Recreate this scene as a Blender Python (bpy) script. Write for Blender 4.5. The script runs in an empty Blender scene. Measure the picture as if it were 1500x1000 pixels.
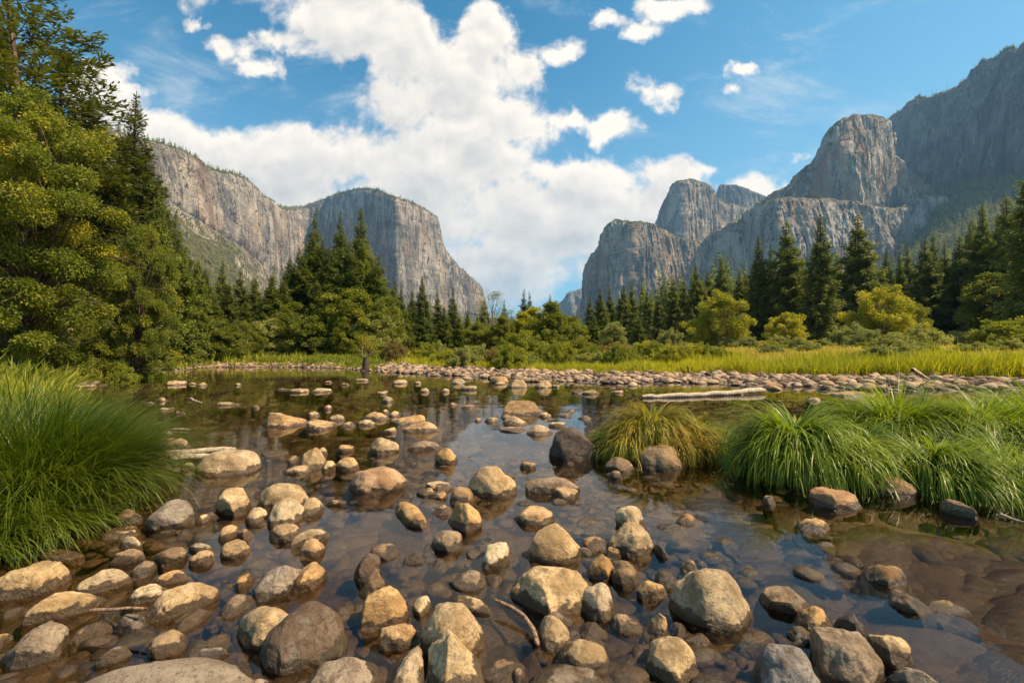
import bpy, math, random
import numpy as np
from mathutils import Vector
R = math.radians
sc = bpy.context.scene
col = sc.collection

# ------------------------------------------------------------ camera, sky, sun, exposure
LENS, CAMH, PITCH = 16.0, 1.5, 1.03
F = LENS/36*1500
cam_d = bpy.data.cameras.new('camera'); cam_d.lens = LENS; cam_d.sensor_width = 36
cam_d.clip_start = 0.05; cam_d.clip_end = 60000
cam = bpy.data.objects.new('camera', cam_d); col.objects.link(cam)
cam.location = (0, 0, CAMH); cam.rotation_euler = (R(90+PITCH), 0, 0)
sc.camera = cam
SUN_AZ, SUN_EL = 101.0, 50.0
S = Vector((math.sin(R(SUN_AZ))*math.cos(R(SUN_EL)), math.cos(R(SUN_AZ))*math.cos(R(SUN_EL)), math.sin(R(SUN_EL))))
sun_d = bpy.data.lights.new('sun', 'SUN'); sun_d.energy = 4.7; sun_d.angle = R(0.55); sun_d.color = (1.0, 0.785, 0.52)
sun = bpy.data.objects.new('sun', sun_d); col.objects.link(sun)
sun.rotation_euler = S.to_track_quat('Z', 'Y').to_euler()
sc.view_settings.view_transform = 'Standard'; sc.view_settings.look = 'None'
sc.view_settings.exposure = 1.0; sc.view_settings.gamma = 1.0
try:
    sc.cycles.max_bounces = 7; sc.cycles.diffuse_bounces = 2; sc.cycles.glossy_bounces = 3
    sc.cycles.transmission_bounces = 3; sc.cycles.transparent_max_bounces = 6
    sc.cycles.use_denoising = True; sc.cycles.caustics_reflective = False; sc.cycles.caustics_refractive = False
    sc.cycles.sample_clamp_indirect = 4
except Exception: pass

CP, SP = math.cos(R(PITCH)), math.sin(R(PITCH))
def proj(P):                       # world points (N,3) -> photograph pixels (1500 wide)
    x, y, z = P[:, 0], P[:, 1], P[:, 2]-CAMH
    d = y*CP + z*SP; u = -y*SP + z*CP
    d = np.maximum(d, 1e-3)
    return 750+F*x/d, 500-F*u/d
def ray(px, py):                   # direction with y = 1
    a = (px-750)/F; b = (500-py)/F
    y = CP - b*SP; z = SP + b*CP
    return a/y, z/y
def at(px, py, D):                 # the point at ground distance y = D
    a, b = ray(px, py); return np.array([a*D, D, CAMH+b*D])

class NT:                          # tiny node helper
    def __init__(s, tree): s.t = tree; s.n = tree.nodes; s.l = tree.links
    def new(s, typ, **kw):
        n = s.n.new(typ)
        for k, v in kw.items():
            if k[0] == 'i' and k[1:].isdigit(): s.put(n.inputs[int(k[1:])], v)
            elif hasattr(n, k) and k not in n.inputs: setattr(n, k, v)
            else: s.put(n.inputs[k.replace('_', ' ')] if k.replace('_', ' ') in n.inputs else n.inputs[k], v)
        return n
    def put(s, sock, v):
        if isinstance(v, bpy.types.NodeSocket): s.l.new(v, sock)
        else: sock.default_value = v
    def m(s, op, a, b=0.0, c=0.0, clamp=False):
        n = s.n.new('ShaderNodeMath'); n.operation = op; n.use_clamp = clamp
        s.put(n.inputs[0], a); s.put(n.inputs[1], b); s.put(n.inputs[2], c); return n.outputs[0]
    def v(s, op, a, b=(0, 0, 0), c=None, out=0):
        n = s.n.new('ShaderNodeVectorMath'); n.operation = op
        s.put(n.inputs[0], a); s.put(n.inputs[1], b)
        if c is not None: s.put(n.inputs[2], c)
        return n.outputs[out]
    def noise(s, vec, scale, detail=4, rough=0.55, dist=0.0):
        n = s.n.new('ShaderNodeTexNoise'); s.put(n.inputs['Vector'], vec)
        n.inputs['Scale'].default_value = scale; n.inputs['Detail'].default_value = detail
        n.inputs['Roughness'].default_value = rough; n.inputs['Distortion'].default_value = dist
        return n.outputs['Fac']
    def smooth(s, x, a, b, lo=0.0, hi=1.0):
        n = s.n.new('ShaderNodeMapRange'); n.interpolation_type = 'SMOOTHSTEP'
        s.put(n.inputs['Value'], x)
        for k, q in (('From Min', a), ('From Max', b), ('To Min', lo), ('To Max', hi)): s.put(n.inputs[k], q)
        return n.outputs['Result']
    def mix(s, f, a, b, mode='MIX'):
        n = s.n.new('ShaderNodeMix'); n.data_type = 'RGBA'; n.blend_type = mode
        s.put(n.inputs['Factor'], f)
        for k, q in ((6, a), (7, b)): s.put(n.inputs[k], (*q, 1) if isinstance(q, tuple) and len(q) == 3 else q)
        return n.outputs[2]
    def scale(s, vec, k): return s.v('MULTIPLY', vec, k)

# ---- sky: Nishita with direction-based clouds
w = bpy.data.worlds.new('World'); sc.world = w; w.use_nodes = True
T = NT(w.node_tree); T.n.clear()
tc = T.new('ShaderNodeTexCoord').outputs['Generated']
sky = T.n.new('ShaderNodeTexSky'); sky.sky_type = 'NISHITA'; sky.sun_disc = False
sky.sun_elevation = R(SUN_EL); sky.sun_rotation = R(SUN_AZ); sky.altitude = 1200; sky.air_density = 1.0
sky.dust_density = 0.6; sky.ozone_density = 2.0
CL = [(480,-90,260,110),(760,-120,240,90),(560,-320,260,120),(820,-420,300,110),(500,30,100,62),(585,70,75,85),(660,110,130,70),(715,60,50,55),(755,95,42,40),(600,150,90,60),(690,185,110,55),
 (500,225,150,50),(345,222,52,40),(410,232,110,55),(250,205,55,38),(160,135,60,40),(210,185,70,42),(290,215,50,36),(300,250,100,40),(640,250,170,80),
 (762,192,34,24),(830,250,80,32),(900,248,80,36),(985,243,72,38),(1040,235,30,20),(800,330,180,85),(960,300,100,60),(700,410,200,60),(560,330,140,90),(400,300,150,60),
 (1130,270,80,22),(828,170,46,20),(900,172,44,26),(985,16,44,20),(945,42,44,16),(965,118,36,22),(893,30,32,12),(830,60,42,18),(1088,103,16,12),(1078,132,20,12),
 (1185,222,26,8),(1150,237,12,5),(330,72,20,18),(372,97,38,16),(295,38,20,11),(400,70,60,14),(1165,290,60,16)]
g = bpy.data.node_groups.new('cloud_field', 'ShaderNodeTree')
g.interface.new_socket('Vector', in_out='INPUT', socket_type='NodeSocketVector')
g.interface.new_socket('Density', in_out='OUTPUT', socket_type='NodeSocketFloat'); g.interface.new_socket('Relief', in_out='OUTPUT', socket_type='NodeSocketFloat')
G = NT(g); gi = G.n.new('NodeGroupInput'); go = G.n.new('NodeGroupOutput')
uv = gi.outputs[0]
def wn(sc_, det, amp, off=0.0):
    n = G.n.new('ShaderNodeTexNoise'); G.put(n.inputs['Vector'], G.v('ADD', uv, (off, off, off))); n.inputs['Scale'].default_value = sc_; n.inputs['Detail'].default_value = det; n.inputs['Roughness'].default_value = 0.6
    return G.v('MULTIPLY', G.v('SUBTRACT', n.outputs['Color'], (.5, .5, .5)), (amp, amp*.8, 0))
wv = G.v('ADD', uv, G.v('ADD', wn(7, 5, 0.16), wn(2.6, 1, 0.10, 3.0)))
acc = None
for (cx, cy, rx, ry) in CL:
    a, b = ray(cx, cy); iu, iv = F/rx, F/ry
    d = G.v('LENGTH', G.v('MULTIPLY_ADD', wv, (iu, iv, 0), (-a*iu, -b*iv, 0)), out=1)
    sm_ = min(1, (min(rx, ry)/45)**.6)
    d = G.m('MULTIPLY_ADD', d, sm_, 1.0-sm_*1.0)
    acc = d if acc is None else G.m('SMOOTH_MIN', acc, d, 0.25)
n1 = G.noise(uv, 9.0, 9, 0.62, 0.2); n9 = G.noise(uv, 3.0, 4, 0.5)
den = G.m('SUBTRACT', 1.06, acc)
den = G.m('ADD', G.m('MULTIPLY_ADD', G.m('SUBTRACT', n1, 0.5), 1.75, G.m('MINIMUM', den, 0.70)), G.m('MULTIPLY', G.m('SUBTRACT', n9, .5), .9))
acc2 = None; wv2 = G.v('ADD', wv, (0.022, 0.050, 0))
for (cx, cy, rx, ry) in CL:
    if min(rx, ry) < 30: continue
    a, b = ray(cx, cy); iu, iv = F/rx, F/ry
    d = G.v('LENGTH', G.v('MULTIPLY_ADD', wv2, (iu, iv, 0), (-a*iu, -b*iv, 0)), out=1)
    acc2 = d if acc2 is None else G.m('MINIMUM', acc2, d)
n1b = G.noise(G.v('ADD', uv, (0.010, 0.020, 0)), 9.0, 5, 0.55, 0.2); n1c = G.noise(uv, 9.0, 5, 0.55, 0.2)
rel = G.m('ADD', G.m('MULTIPLY', G.m('SUBTRACT', n1c, n1b), 1.3), G.m('MULTIPLY', G.m('SUBTRACT', G.m('MINIMUM', acc2, 1.6), G.m('MINIMUM', acc, 1.6)), 0.30))
rel = G.m('ADD', rel, G.m('MULTIPLY', G.m('SUBTRACT', n9, 0.5), 0.55))
G.l.new(den, go.inputs[0]); G.l.new(rel, go.inputs[1])
sx = T.n.new('ShaderNodeSeparateXYZ'); T.l.new(tc, sx.inputs[0])
yy = T.m('MAXIMUM', sx.outputs[1], 0.08)
cmb = T.n.new('ShaderNodeCombineXYZ')
T.put(cmb.inputs[0], T.m('DIVIDE', sx.outputs[0], yy)); T.put(cmb.inputs[1], T.m('DIVIDE', T.m('ABSOLUTE', sx.outputs[2]), yy))
uv = cmb.outputs[0]
def field(vec):
    n = T.n.new('ShaderNodeGroup'); n.node_tree = g; T.put(n.inputs[0], vec); return n.outputs[0]
fn = T.n.new('ShaderNodeGroup'); fn.node_tree = g; T.put(fn.inputs[0], uv); d0, rl = fn.outputs[0], fn.outputs[1]
front = T.smooth(sx.outputs[1], 0.1, 0.35)
back = T.m('MULTIPLY', T.m('SUBTRACT', T.noise(tc, 2.4, 6, 0.6), 0.56), 5.0)
veil = T.m('MULTIPLY', T.smooth(T.noise(T.v('MULTIPLY_ADD', uv, (1.2, 3.0, 1), T.v('MULTIPLY', uv, (0, 0, 0))), 1.9, 7, 0.68, 0.6), 0.50, 0.80), 0.55)
cov = T.smooth(T.m('ADD', T.m('MULTIPLY', d0, front), T.m('MULTIPLY', back, T.m('SUBTRACT', 1.0, front))), -0.05, 0.44)
lit = T.m('ADD', T.m('MULTIPLY_ADD', rl, 1.0, 0.66), T.smooth(d0, 0.9, 0.1, 0.0, 0.16), clamp=True)
low = T.smooth(sx.outputs[2], 0.34, 0.08)
thick = T.smooth(d0, 0.3, 1.3)
lit = T.m('SUBTRACT', lit, T.m('MULTIPLY', thick, T.m('MULTIPLY_ADD', low, 0.62, 0.22)), clamp=True)
ccol = T.mix(lit, (0.18, 0.215, 0.25), (0.66, 0.585, 0.50))
skc = T.mix(1.0, sky.outputs[0], (0.21, 0.93, 1.0), 'MULTIPLY')
skc = T.mix(1.0, skc, (0.086, 0.086, 0.086), 'MULTIPLY')
skc = T.mix(T.smooth(sx.outputs[2], 0.62, 0.0, 0.0, 0.50), skc, (0.25, 0.40, 0.50))
skc = T.mix(T.smooth(sx.outputs[0], -0.1, 0.9, 0.0, 0.28), skc, (0.25, 0.42, 0.52))
fin = T.mix(cov, T.mix(veil, skc, (0.50, 0.50, 0.48)), ccol)
bg = T.new('ShaderNodeBackground'); T.put(bg.inputs[0], fin); bg.inputs[1].default_value = 1.0
ow = T.n.new('ShaderNodeOutputWorld'); T.l.new(bg.outputs[0], ow.inputs[0])

# ------------------------------------------------------------ numeric helpers
_rng = np.random.RandomState(7)
_perm = np.tile(_rng.permutation(256), 3)
_grad = _rng.normal(size=(256, 3)); _grad /= np.linalg.norm(_grad, axis=1)[:, None]
def pn(P, seed=0):
    P = np.asarray(P, dtype=np.float64) + seed*17.31
    i = np.floor(P).astype(np.int64); f = P-i; i &= 255
    u = f*f*f*(f*(f*6-15)+10)
    out = 0
    for dx in (0, 1):
        for dy in (0, 1):
            for dz in (0, 1):
                h = _perm[_perm[_perm[(i[:, 0]+dx) & 255]+((i[:, 1]+dy) & 255)]+((i[:, 2]+dz) & 255)]
                gr = _grad[h]
                dd = gr[:, 0]*(f[:, 0]-dx)+gr[:, 1]*(f[:, 1]-dy)+gr[:, 2]*(f[:, 2]-dz)
                wx = u[:, 0] if dx else 1-u[:, 0]; wy = u[:, 1] if dy else 1-u[:, 1]; wz = u[:, 2] if dz else 1-u[:, 2]
                out = out + dd*wx*wy*wz
    return out*1.6
def fbm(P, o=4, seed=0, rough=0.5, ridge=False):
    a, s, t = 1.0, 0, 0
    P = np.asarray(P, dtype=np.float64)
    for k in range(o):
        n = pn(P*(2.03**k), seed+k)
        if ridge: n = 1-2*np.abs(n)
        s = s+a*n; t += a; a *= rough
    return s/t
def sm(x, a, b):
    t = np.clip((x-a)/(b-a), 0, 1); return t*t*(3-2*t)

def mesh_np(name, V, Fc, mat=None, smooth=False, attr=None, parent=None, link=True, mats=None, mi=None):
    """V (N,3), Fc (M,k) -> ONE mesh object"""
    V = np.asarray(V, dtype=np.float32); Fc = np.asarray(Fc, dtype=np.int32)
    me = bpy.data.meshes.new(name); k = Fc.shape[1]; M = len(Fc)
    me.vertices.add(len(V)); me.vertices.foreach_set('co', V.ravel())
    me.loops.add(M*k); me.loops.foreach_set('vertex_index', Fc.ravel())
    me.polygons.add(M); me.polygons.foreach_set('loop_start', np.arange(0, M*k, k, dtype=np.int32))
    me.polygons.foreach_set('loop_total', np.full(M, k, dtype=np.int32))
    if smooth: me.polygons.foreach_set('use_smooth', np.ones(M, dtype=bool))
    if mi is not None: me.polygons.foreach_set('material_index', np.asarray(mi, dtype=np.int32))
    if attr is not None:
        a = me.attributes.new('v', 'FLOAT', 'FACE'); a.data.foreach_set('value', np.asarray(attr, dtype=np.float32))
    me.update(calc_edges=True)
    for q in (mats or ([mat] if mat else [])): me.materials.append(q)
    o = bpy.data.objects.new(name, me)
    if link: col.objects.link(o)
    if parent: o.parent = parent
    return o
def tag(o, label=None, cat=None, group=None, kind=None):
    if label: o['label'] = label
    if cat: o['category'] = cat
    if group: o['group'] = group
    if kind: o['kind'] = kind
    return o
def empty(name, loc):
    o = bpy.data.objects.new(name, None); o.location = loc; o.empty_display_size = 0.3; col.objects.link(o); return o
class Acc:
    def __init__(s): s.V = []; s.F = []; s.A = []; s.n = 0
    def add(s, V, Fc, A=None):
        s.V.append(V); s.F.append(np.asarray(Fc)+s.n); s.n += len(V)
        s.A.append(np.full(len(Fc), 0.5) if A is None else A)
    def out(s): return np.concatenate(s.V), np.concatenate(s.F), np.concatenate(s.A)
def ico(sub):
    import bmesh
    bm = bmesh.new(); bmesh.ops.create_icosphere(bm, subdivisions=sub, radius=1.0)
    V = np.array([v.co[:] for v in bm.verts]); Fc = np.array([[v.index for v in f.verts] for f in bm.faces]); bm.free()
    return V, Fc
ICO = {k: ico(k) for k in (2, 3, 4, 5, 6)}
def tube(pts, rad, sides=6):
    pts = np.asarray(pts, float); n = len(pts); rad = np.asarray(rad, float)
    tg = np.gradient(pts, axis=0); tg /= np.linalg.norm(tg, axis=1)[:, None]+1e-9
    ref = np.array([0.3, 1.0, 0.1]) if abs(tg[0, 2]) > .7 else np.array([0, 0, 1.0])
    a = np.cross(tg, ref); a /= np.linalg.norm(a, axis=1)[:, None]+1e-9; b = np.cross(tg, a)
    th = np.arange(sides)*2*np.pi/sides
    V = pts[:, None]+rad[:, None, None]*(np.cos(th)[None, :, None]*a[:, None]+np.sin(th)[None, :, None]*b[:, None])
    V = V.reshape(-1, 3); Q = []
    for i in range(n-1):
        for j in range(sides):
            k = (j+1) % sides; Q.append((i*sides+j, i*sides+k, (i+1)*sides+k, (i+1)*sides+j))
    return V, np.array(Q)
def leaves(P, D, Nn, L, W, bend=0.0):
    """rhombus leaves at P along D, face normal ~Nn"""
    D = D/(np.linalg.norm(D, axis=1)[:, None]+1e-9); Sd = np.cross(D, Nn); Sd /= np.linalg.norm(Sd, axis=1)[:, None]+1e-9
    L = np.asarray(L)[:, None]; W = np.asarray(W)[:, None]; n = len(P)
    m = P+D*L*.5
    V = np.stack([P, m+Sd*W*.5, P+D*L, m-Sd*W*.5], 1).reshape(-1, 3)
    Q = np.arange(n)[:, None]*4+np.array([0, 1, 2, 3])[None]
    return V, Q

# ------------------------------------------------------------ materials
def newmat(name):
    m = bpy.data.materials.new(name); m.use_nodes = True; m.node_tree.nodes.clear()
    t = NT(m.node_tree); out = t.n.new('ShaderNodeOutputMaterial'); return m, t, out
def leafmat(name, c1, c2, c3=None, transl=0.45, nscale=0.6, rough=0.6, rnd=0.25, spec=0.25):
    m, t, out = newmat(name)
    at_ = t.new('ShaderNodeAttribute', attribute_name='v').outputs['Fac']
    obj = t.new('ShaderNodeTexCoord').outputs['Object']
    n = t.noise(obj, nscale, 3, 0.6)
    oi = t.n.new('ShaderNodeObjectInfo').outputs['Random']
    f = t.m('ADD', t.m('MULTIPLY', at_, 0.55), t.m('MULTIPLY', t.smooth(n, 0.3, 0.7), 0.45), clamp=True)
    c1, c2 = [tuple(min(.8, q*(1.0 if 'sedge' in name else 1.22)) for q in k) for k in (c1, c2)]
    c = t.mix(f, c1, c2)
    if c3: c = t.mix(t.smooth(at_, 0.86, 0.95), c, c3)
    c = t.mix(1.0, c, t.new('ShaderNodeCombineColor', i0=t.m('MULTIPLY_ADD', oi, rnd*1.3, 1-rnd*.6), i1=t.m('MULTIPLY_ADD', oi, rnd, 1-rnd*.5), i2=1.0).outputs[0], 'MULTIPLY')
    b = t.n.new('ShaderNodeBsdfPrincipled'); t.put(b.inputs['Base Color'], c); b.inputs['Roughness'].default_value = rough
    b.inputs['Specular IOR Level'].default_value = spec
    tr = t.n.new('ShaderNodeBsdfTranslucent'); t.put(tr.inputs[0], t.mix(1.0, c, (1.25, 1.25, 0.5), 'MULTIPLY'))
    mx = t.n.new('ShaderNodeMixShader'); mx.inputs[0].default_value = transl
    t.l.new(b.outputs[0], mx.inputs[1]); t.l.new(tr.outputs[0], mx.inputs[2]); t.l.new(mx.outputs[0], out.inputs[0])
    return m
M = {}
M['fir'] = leafmat('fir_needles', (0.060, 0.088, 0.026), (0.23, 0.25, 0.062), (0.26, 0.22, 0.08), 0.33, 0.25)
M['fir_green'] = leafmat('young_fir_needles', (0.062, 0.090, 0.016), (0.175, 0.200, 0.032), None, 0.3, 0.3)
M['pine'] = leafmat('pine_needles', (0.045, 0.066, 0.016), (0.140, 0.150, 0.030), None, 0.25, 0.35)
M['oak'] = leafmat('oak_leaves', (0.075, 0.105, 0.012), (0.24, 0.250, 0.026), (0.42, 0.35, 0.035), 0.4, 0.5)
M['broad'] = leafmat('broadleaf_foliage', (0.065, 0.090, 0.012), (0.235, 0.240, 0.030), None, 0.38, 0.5)
M['yellow'] = leafmat('yellow_green_leaves', (0.15, 0.16, 0.015), (0.42, 0.38, 0.035), (0.42, 0.36, 0.04), 0.42, 0.6)
M['willow'] = leafmat('willow_leaves', (0.12, 0.14, 0.040), (0.36, 0.35, 0.11), None, 0.35, 0.9)
M['rust'] = leafmat('rusty_leaves', (0.13, 0.10, 0.03), (0.30, 0.22, 0.06), (0.33, 0.15, 0.04), 0.35, 0.9)
M['far_pine'] = leafmat('distant_conifer_needles', (0.07, 0.09, 0.03), (0.27, 0.27, 0.09), None, 0.3, 0.02)
M['sedge'] = leafmat('sedge_blades', (0.085, 0.14, 0.008), (0.34, 0.42, 0.025), (0.42, 0.38, 0.09), 0.42, 1.5, 0.42, 0.0, 0.4)
M['sedge_dark'] = leafmat('deep_green_sedge_blades', (0.040, 0.075, 0.007), (0.15, 0.19, 0.014), (0.26, 0.27, 0.04), 0.42, 1.2, 0.42, 0.0, 0.4)
M['sedge_dry'] = leafmat('drying_sedge_blades', (0.14, 0.19, 0.015), (0.50, 0.35, 0.06), (0.66, 0.40, 0.12), 0.4, 2.2, 0.5, 0.0)
M['meadow'] = leafmat('meadow_blades', (0.15, 0.17, 0.012), (0.48, 0.43, 0.03), (0.55, 0.48, 0.10), 0.45, 0.15, 0.5, 0.0)
M['gold'] = leafmat('golden_meadow_blades', (0.26, 0.23, 0.04), (0.50, 0.37, 0.10), (0.45, 0.26, 0.10), 0.4, 0.12, 0.6, 0.0)
M['under'] = leafmat('bank_undergrowth_leaves', (0.09, 0.12, 0.014), (0.32, 0.32, 0.035), (0.32, 0.30, 0.04), 0.4, 0.4)

def barkmat(name, a, b, sc_=6.0):
    m, t, out = newmat(name); obj = t.new('ShaderNodeTexCoord').outputs['Object']
    n = t.noise(t.scale(obj, (1, 1, .18)), sc_, 6, 0.65)
    c = t.mix(t.smooth(n, 0.35, 0.65), a, b)
    p = t.n.new('ShaderNodeBsdfPrincipled'); t.put(p.inputs['Base Color'], c); p.inputs['Roughness'].default_value = 0.9
    bp = t.new('ShaderNodeBump', Strength=0.6, Distance=0.05, Height=n); t.l.new(bp.outputs[0], p.inputs['Normal'])
    t.l.new(p.outputs[0], out.inputs[0]); return m
M['bark'] = barkmat('conifer_bark', (0.045, 0.028, 0.018), (0.16, 0.105, 0.07))
M['bark_dark'] = barkmat('oak_bark', (0.025, 0.018, 0.013), (0.075, 0.055, 0.04), 9)
M['bark_pale'] = barkmat('pale_bark', (0.14, 0.10, 0.07), (0.36, 0.28, 0.20), 9)
M['driftwood'] = barkmat('bleached_driftwood', (0.30, 0.22, 0.15), (0.62, 0.50, 0.37), 25)
M['twig'] = barkmat('brown_driftwood_branch', (0.13, 0.07, 0.04), (0.42, 0.25, 0.15), 30)

def rockmat(name, attr=False, tint=(1, 1, 1)):
    m, t, out = newmat(name)
    obj = t.new('ShaderNodeTexCoord').outputs['Object']; geo = t.n.new('ShaderNodeNewGeometry')
    oi = t.n.new('ShaderNodeObjectInfo')
    loc = t.v('ADD', obj, t.v('MULTIPLY', oi.outputs['Location'], (3.1, 3.1, 0)))
    big = t.noise(loc, 4.5, 6, 0.65, 0.5); med = t.noise(loc, 13, 7, 0.72, 0.4); fine = t.noise(loc, 48, 5, 0.75)
    if attr:
        v = t.new('ShaderNodeAttribute', attribute_name='v').outputs['Fac']
        base = t.mix(v, (0.12, 0.083, 0.058), (0.62, 0.455, 0.31))
    else: base = oi.outputs['Color']
    c = t.mix(t.smooth(big, 0.38, 0.60), t.mix(1.0, base, (0.60, 0.56, 0.53), 'MULTIPLY'), base)
    rv = oi.outputs['Random']; rv2 = t.m('FRACT', t.m('MULTIPLY', rv, 7.31))
    c = t.mix(t.m('MULTIPLY', t.smooth(med, 0.50, 0.64), t.m('MULTIPLY_ADD', rv, 0.75, 0.25)), c, t.mix(1.0, base, (0.50, 0.43, 0.37), 'MULTIPLY'))
    c = t.mix(t.smooth(med, 0.42, 0.28, 0, 0.6), c, t.mix(1.0, base, (1.3, 1.22, 1.1), 'MULTIPLY'))
    c = t.mix(t.smooth(fine, 0.50, 0.64, 0, 0.7), c, t.mix(1.0, base, (0.36, 0.30, 0.26), 'MULTIPLY'))
    vein = t.noise(t.scale(loc, (1.0, 1.0, 3.2)), 5.5, 3, 0.5, 0.8); vein = t.smooth(t.m('ABSOLUTE', t.m('SUBTRACT', vein, 0.5)), 0.020, 0.006)
    c = t.mix(t.m('MULTIPLY', vein, t.m('MULTIPLY', t.m('GREATER_THAN', rv2, 0.45), 0.7)), c, t.mix(1.0, base, (0.42, 0.36, 0.31), 'MULTIPLY'))
    lich = t.smooth(t.noise(loc, 7.5, 6, 0.7, 1.2), t.m('MULTIPLY_ADD', rv2, -0.10, 0.66), t.m('MULTIPLY_ADD', rv2, -0.10, 0.70))
    c = t.mix(t.m('MULTIPLY', lich, 0.55), c, (0.17, 0.155, 0.12))
    c = t.mix(1.0, c, (*tint, 1), 'MULTIPLY')
    z = t.n.new('ShaderNodeSeparateXYZ'); t.l.new(geo.outputs['Position'], z.inputs[0])
    wn = t.noise(geo.outputs['Position'], 9, 4, 0.6)
    zz = t.m('SUBTRACT', z.outputs[2], t.m('MULTIPLY', t.m('SUBTRACT', wn, 0.35), 0.17))
    wet = t.smooth(zz, 0.028, 0.016)
    algae = t.mix(t.smooth(med, 0.4, 0.6), (0.040, 0.028, 0.011), (0.12, 0.075, 0.025))
    under = t.smooth(z.outputs[2], 0.0, -0.02)
    c = t.mix(wet, c, t.mix(0.38, t.mix(1.0, c, (0.17, 0.125, 0.08), 'MULTIPLY'), algae))
    p = t.n.new('ShaderNodeBsdfPrincipled'); t.put(p.inputs['Base Color'], c)
    t.put(p.inputs['Roughness'], t.m('MULTIPLY_ADD', wet, -0.62, 0.9))
    t.put(p.inputs['Specular IOR Level'], t.m('MULTIPLY_ADD', wet, 0.35, 0.2))
    h = t.m('ADD', t.m('MULTIPLY', med, 0.7), t.m('MULTIPLY', fine, 0.28))
    bp = t.new('ShaderNodeBump', Strength=0.9, Distance=0.035, Height=h); t.l.new(bp.outputs[0], p.inputs['Normal'])
    t.l.new(p.outputs[0], out.inputs[0]); return m
M['rock'] = rockmat('river_granite'); M['cobble'] = rockmat('river_cobble', True)
M['bed_cobble'] = rockmat('submerged_cobble', True, (0.66, 0.54, 0.42))

# ------------------------------------------------------------ terrain
def W(px, py): d = CAMH/(-ray(px, py)[1]); return (ray(px, py)[0]*d, d)
FAR = [W(x, y) for x, y in ((480, 538.5), (520, 541), (560, 545), (620, 548), (700, 552), (760, 560), (820, 558), (900, 563), (960, 560), (1040, 561), (1100, 566), (1180, 566), (1215, 572), (1300, 572), (1400, 570), (1500, 573), (1700, 575))]
WATER = [(-3.2, -3.0), (-3.4, 2), (-4.2, 4.2), (-5.2, 6), (-7.5, 8.2), (-12, 12), (-16.5, 17), (-19.5, 22), (-22.5, 29), (-25, 36), (-26, 38.8), (-21, 39.5)] + FAR + [(60, 16), (60, -3.0)]
WP = np.array(WATER)
def sdist(x, y):                    # >0 on land, <0 in the water
    x = np.asarray(x, float); y = np.asarray(y, float); best = np.full(x.shape, 1e9); ins = np.zeros(x.shape, bool)
    n = len(WP)
    for i in range(n):
        ax, ay = WP[i]; bx, by = WP[(i+1) % n]; ex, ey = bx-ax, by-ay
        t = np.clip(((x-ax)*ex+(y-ay)*ey)/(ex*ex+ey*ey), 0, 1)
        best = np.minimum(best, (x-ax-t*ex)**2+(y-ay-t*ey)**2)
        c = ((ay > y) != (by > y))
        with np.errstate(divide='ignore', invalid='ignore'):
            xi = ax+(y-ay)*(ex)/(ey if ey != 0 else 1e-9)
        ins ^= c & (x < xi)
    d = np.sqrt(best); return np.where(ins, -d, d)
def gz(x, y):
    x = np.atleast_1d(np.asarray(x, float)); y = np.atleast_1d(np.asarray(y, float))
    d = sdist(x, y); dl = np.maximum(d, 0)
    left = sm(-x, 4, 20)*(1-sm(y, 38, 60))
    slope = 0.010+0.020*sm(x, 0, 45)+0.01*left
    land = 0.30*(1-np.exp(-dl/3.0))+0.35*left*(1-np.exp(-dl/1.5))+0.45*sm(dl, 8, 16)*(1-left)+slope*np.maximum(dl-8, 0)
    land = np.minimum(land, 6+0.0*x)
    far = sm(np.hypot(x, y), 300, 700); land = land*(1-far)+5.0*far
    P = np.stack([x, y, 0*x], 1)
    land = land+0.10*fbm(P*0.35, 3, 3)*sm(dl, 0.5, 4)
    dw = np.maximum(-d, 0)
    bed = -(0.05+0.13*(1-np.exp(-dw/1.2))+0.30*sm(y, 4, 16)*(1-np.exp(-dw/3)))+0.03*fbm(P*1.7, 3, 5)
    return np.where(d > 0, land, bed)
def gz1(x, y): return float(gz([x], [y])[0])
m, t, out = newmat('ground_soil')
geo = t.n.new('ShaderNodeNewGeometry'); pos = geo.outputs['Position']
z = t.n.new('ShaderNodeSeparateXYZ'); t.l.new(pos, z.inputs[0])
n0 = t.noise(pos, 0.12, 5, 0.6); n2 = t.noise(pos, 5, 6, 0.7); n3 = t.noise(pos, 0.9, 5, 0.65)
dirt = t.mix(n2, (0.14, 0.105, 0.07), (0.34, 0.27, 0.19))
grass = t.mix(t.smooth(n0, 0.35, 0.65), (0.26, 0.25, 0.05), (0.42, 0.34, 0.09))
grass = t.mix(t.smooth(n3, 0.55, 0.75), grass, (0.10, 0.12, 0.025))
c = t.mix(t.smooth(t.m('ADD', z.outputs[2], t.m('MULTIPLY', n3, 0.3)), 0.42, 0.7), dirt, grass)
mud = t.mix(n2, (0.035, 0.026, 0.014), (0.14, 0.10, 0.055))
c = t.mix(t.smooth(z.outputs[2], 0.04, -0.02), c, mud)
rad = t.v('LENGTH', pos, out=1)
c = t.mix(t.smooth(rad, 150, 400), c, t.mix(n3, (0.03, 0.045, 0.015), (0.07, 0.08, 0.025)))
p = t.n.new('ShaderNodeBsdfPrincipled'); t.put(p.inputs['Base Color'], c); p.inputs['Roughness'].default_value = 0.95
bp = t.new('ShaderNodeBump', Strength=0.6, Distance=0.05, Height=n2); t.l.new(bp.outputs[0], p.inputs['Normal'])
t.l.new(p.outputs[0], out.inputs[0]); M['ground'] = m
def grid(nx, ny):
    i, j = np.meshgrid(np.arange(nx-1), np.arange(ny-1)); a = (j*nx+i).ravel()
    return np.stack([a, a+1, a+nx+1, a+nx], 1)
ts = np.linspace(-1, 1, 461); xs = 1.6*np.sinh(9.35*ts)
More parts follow.
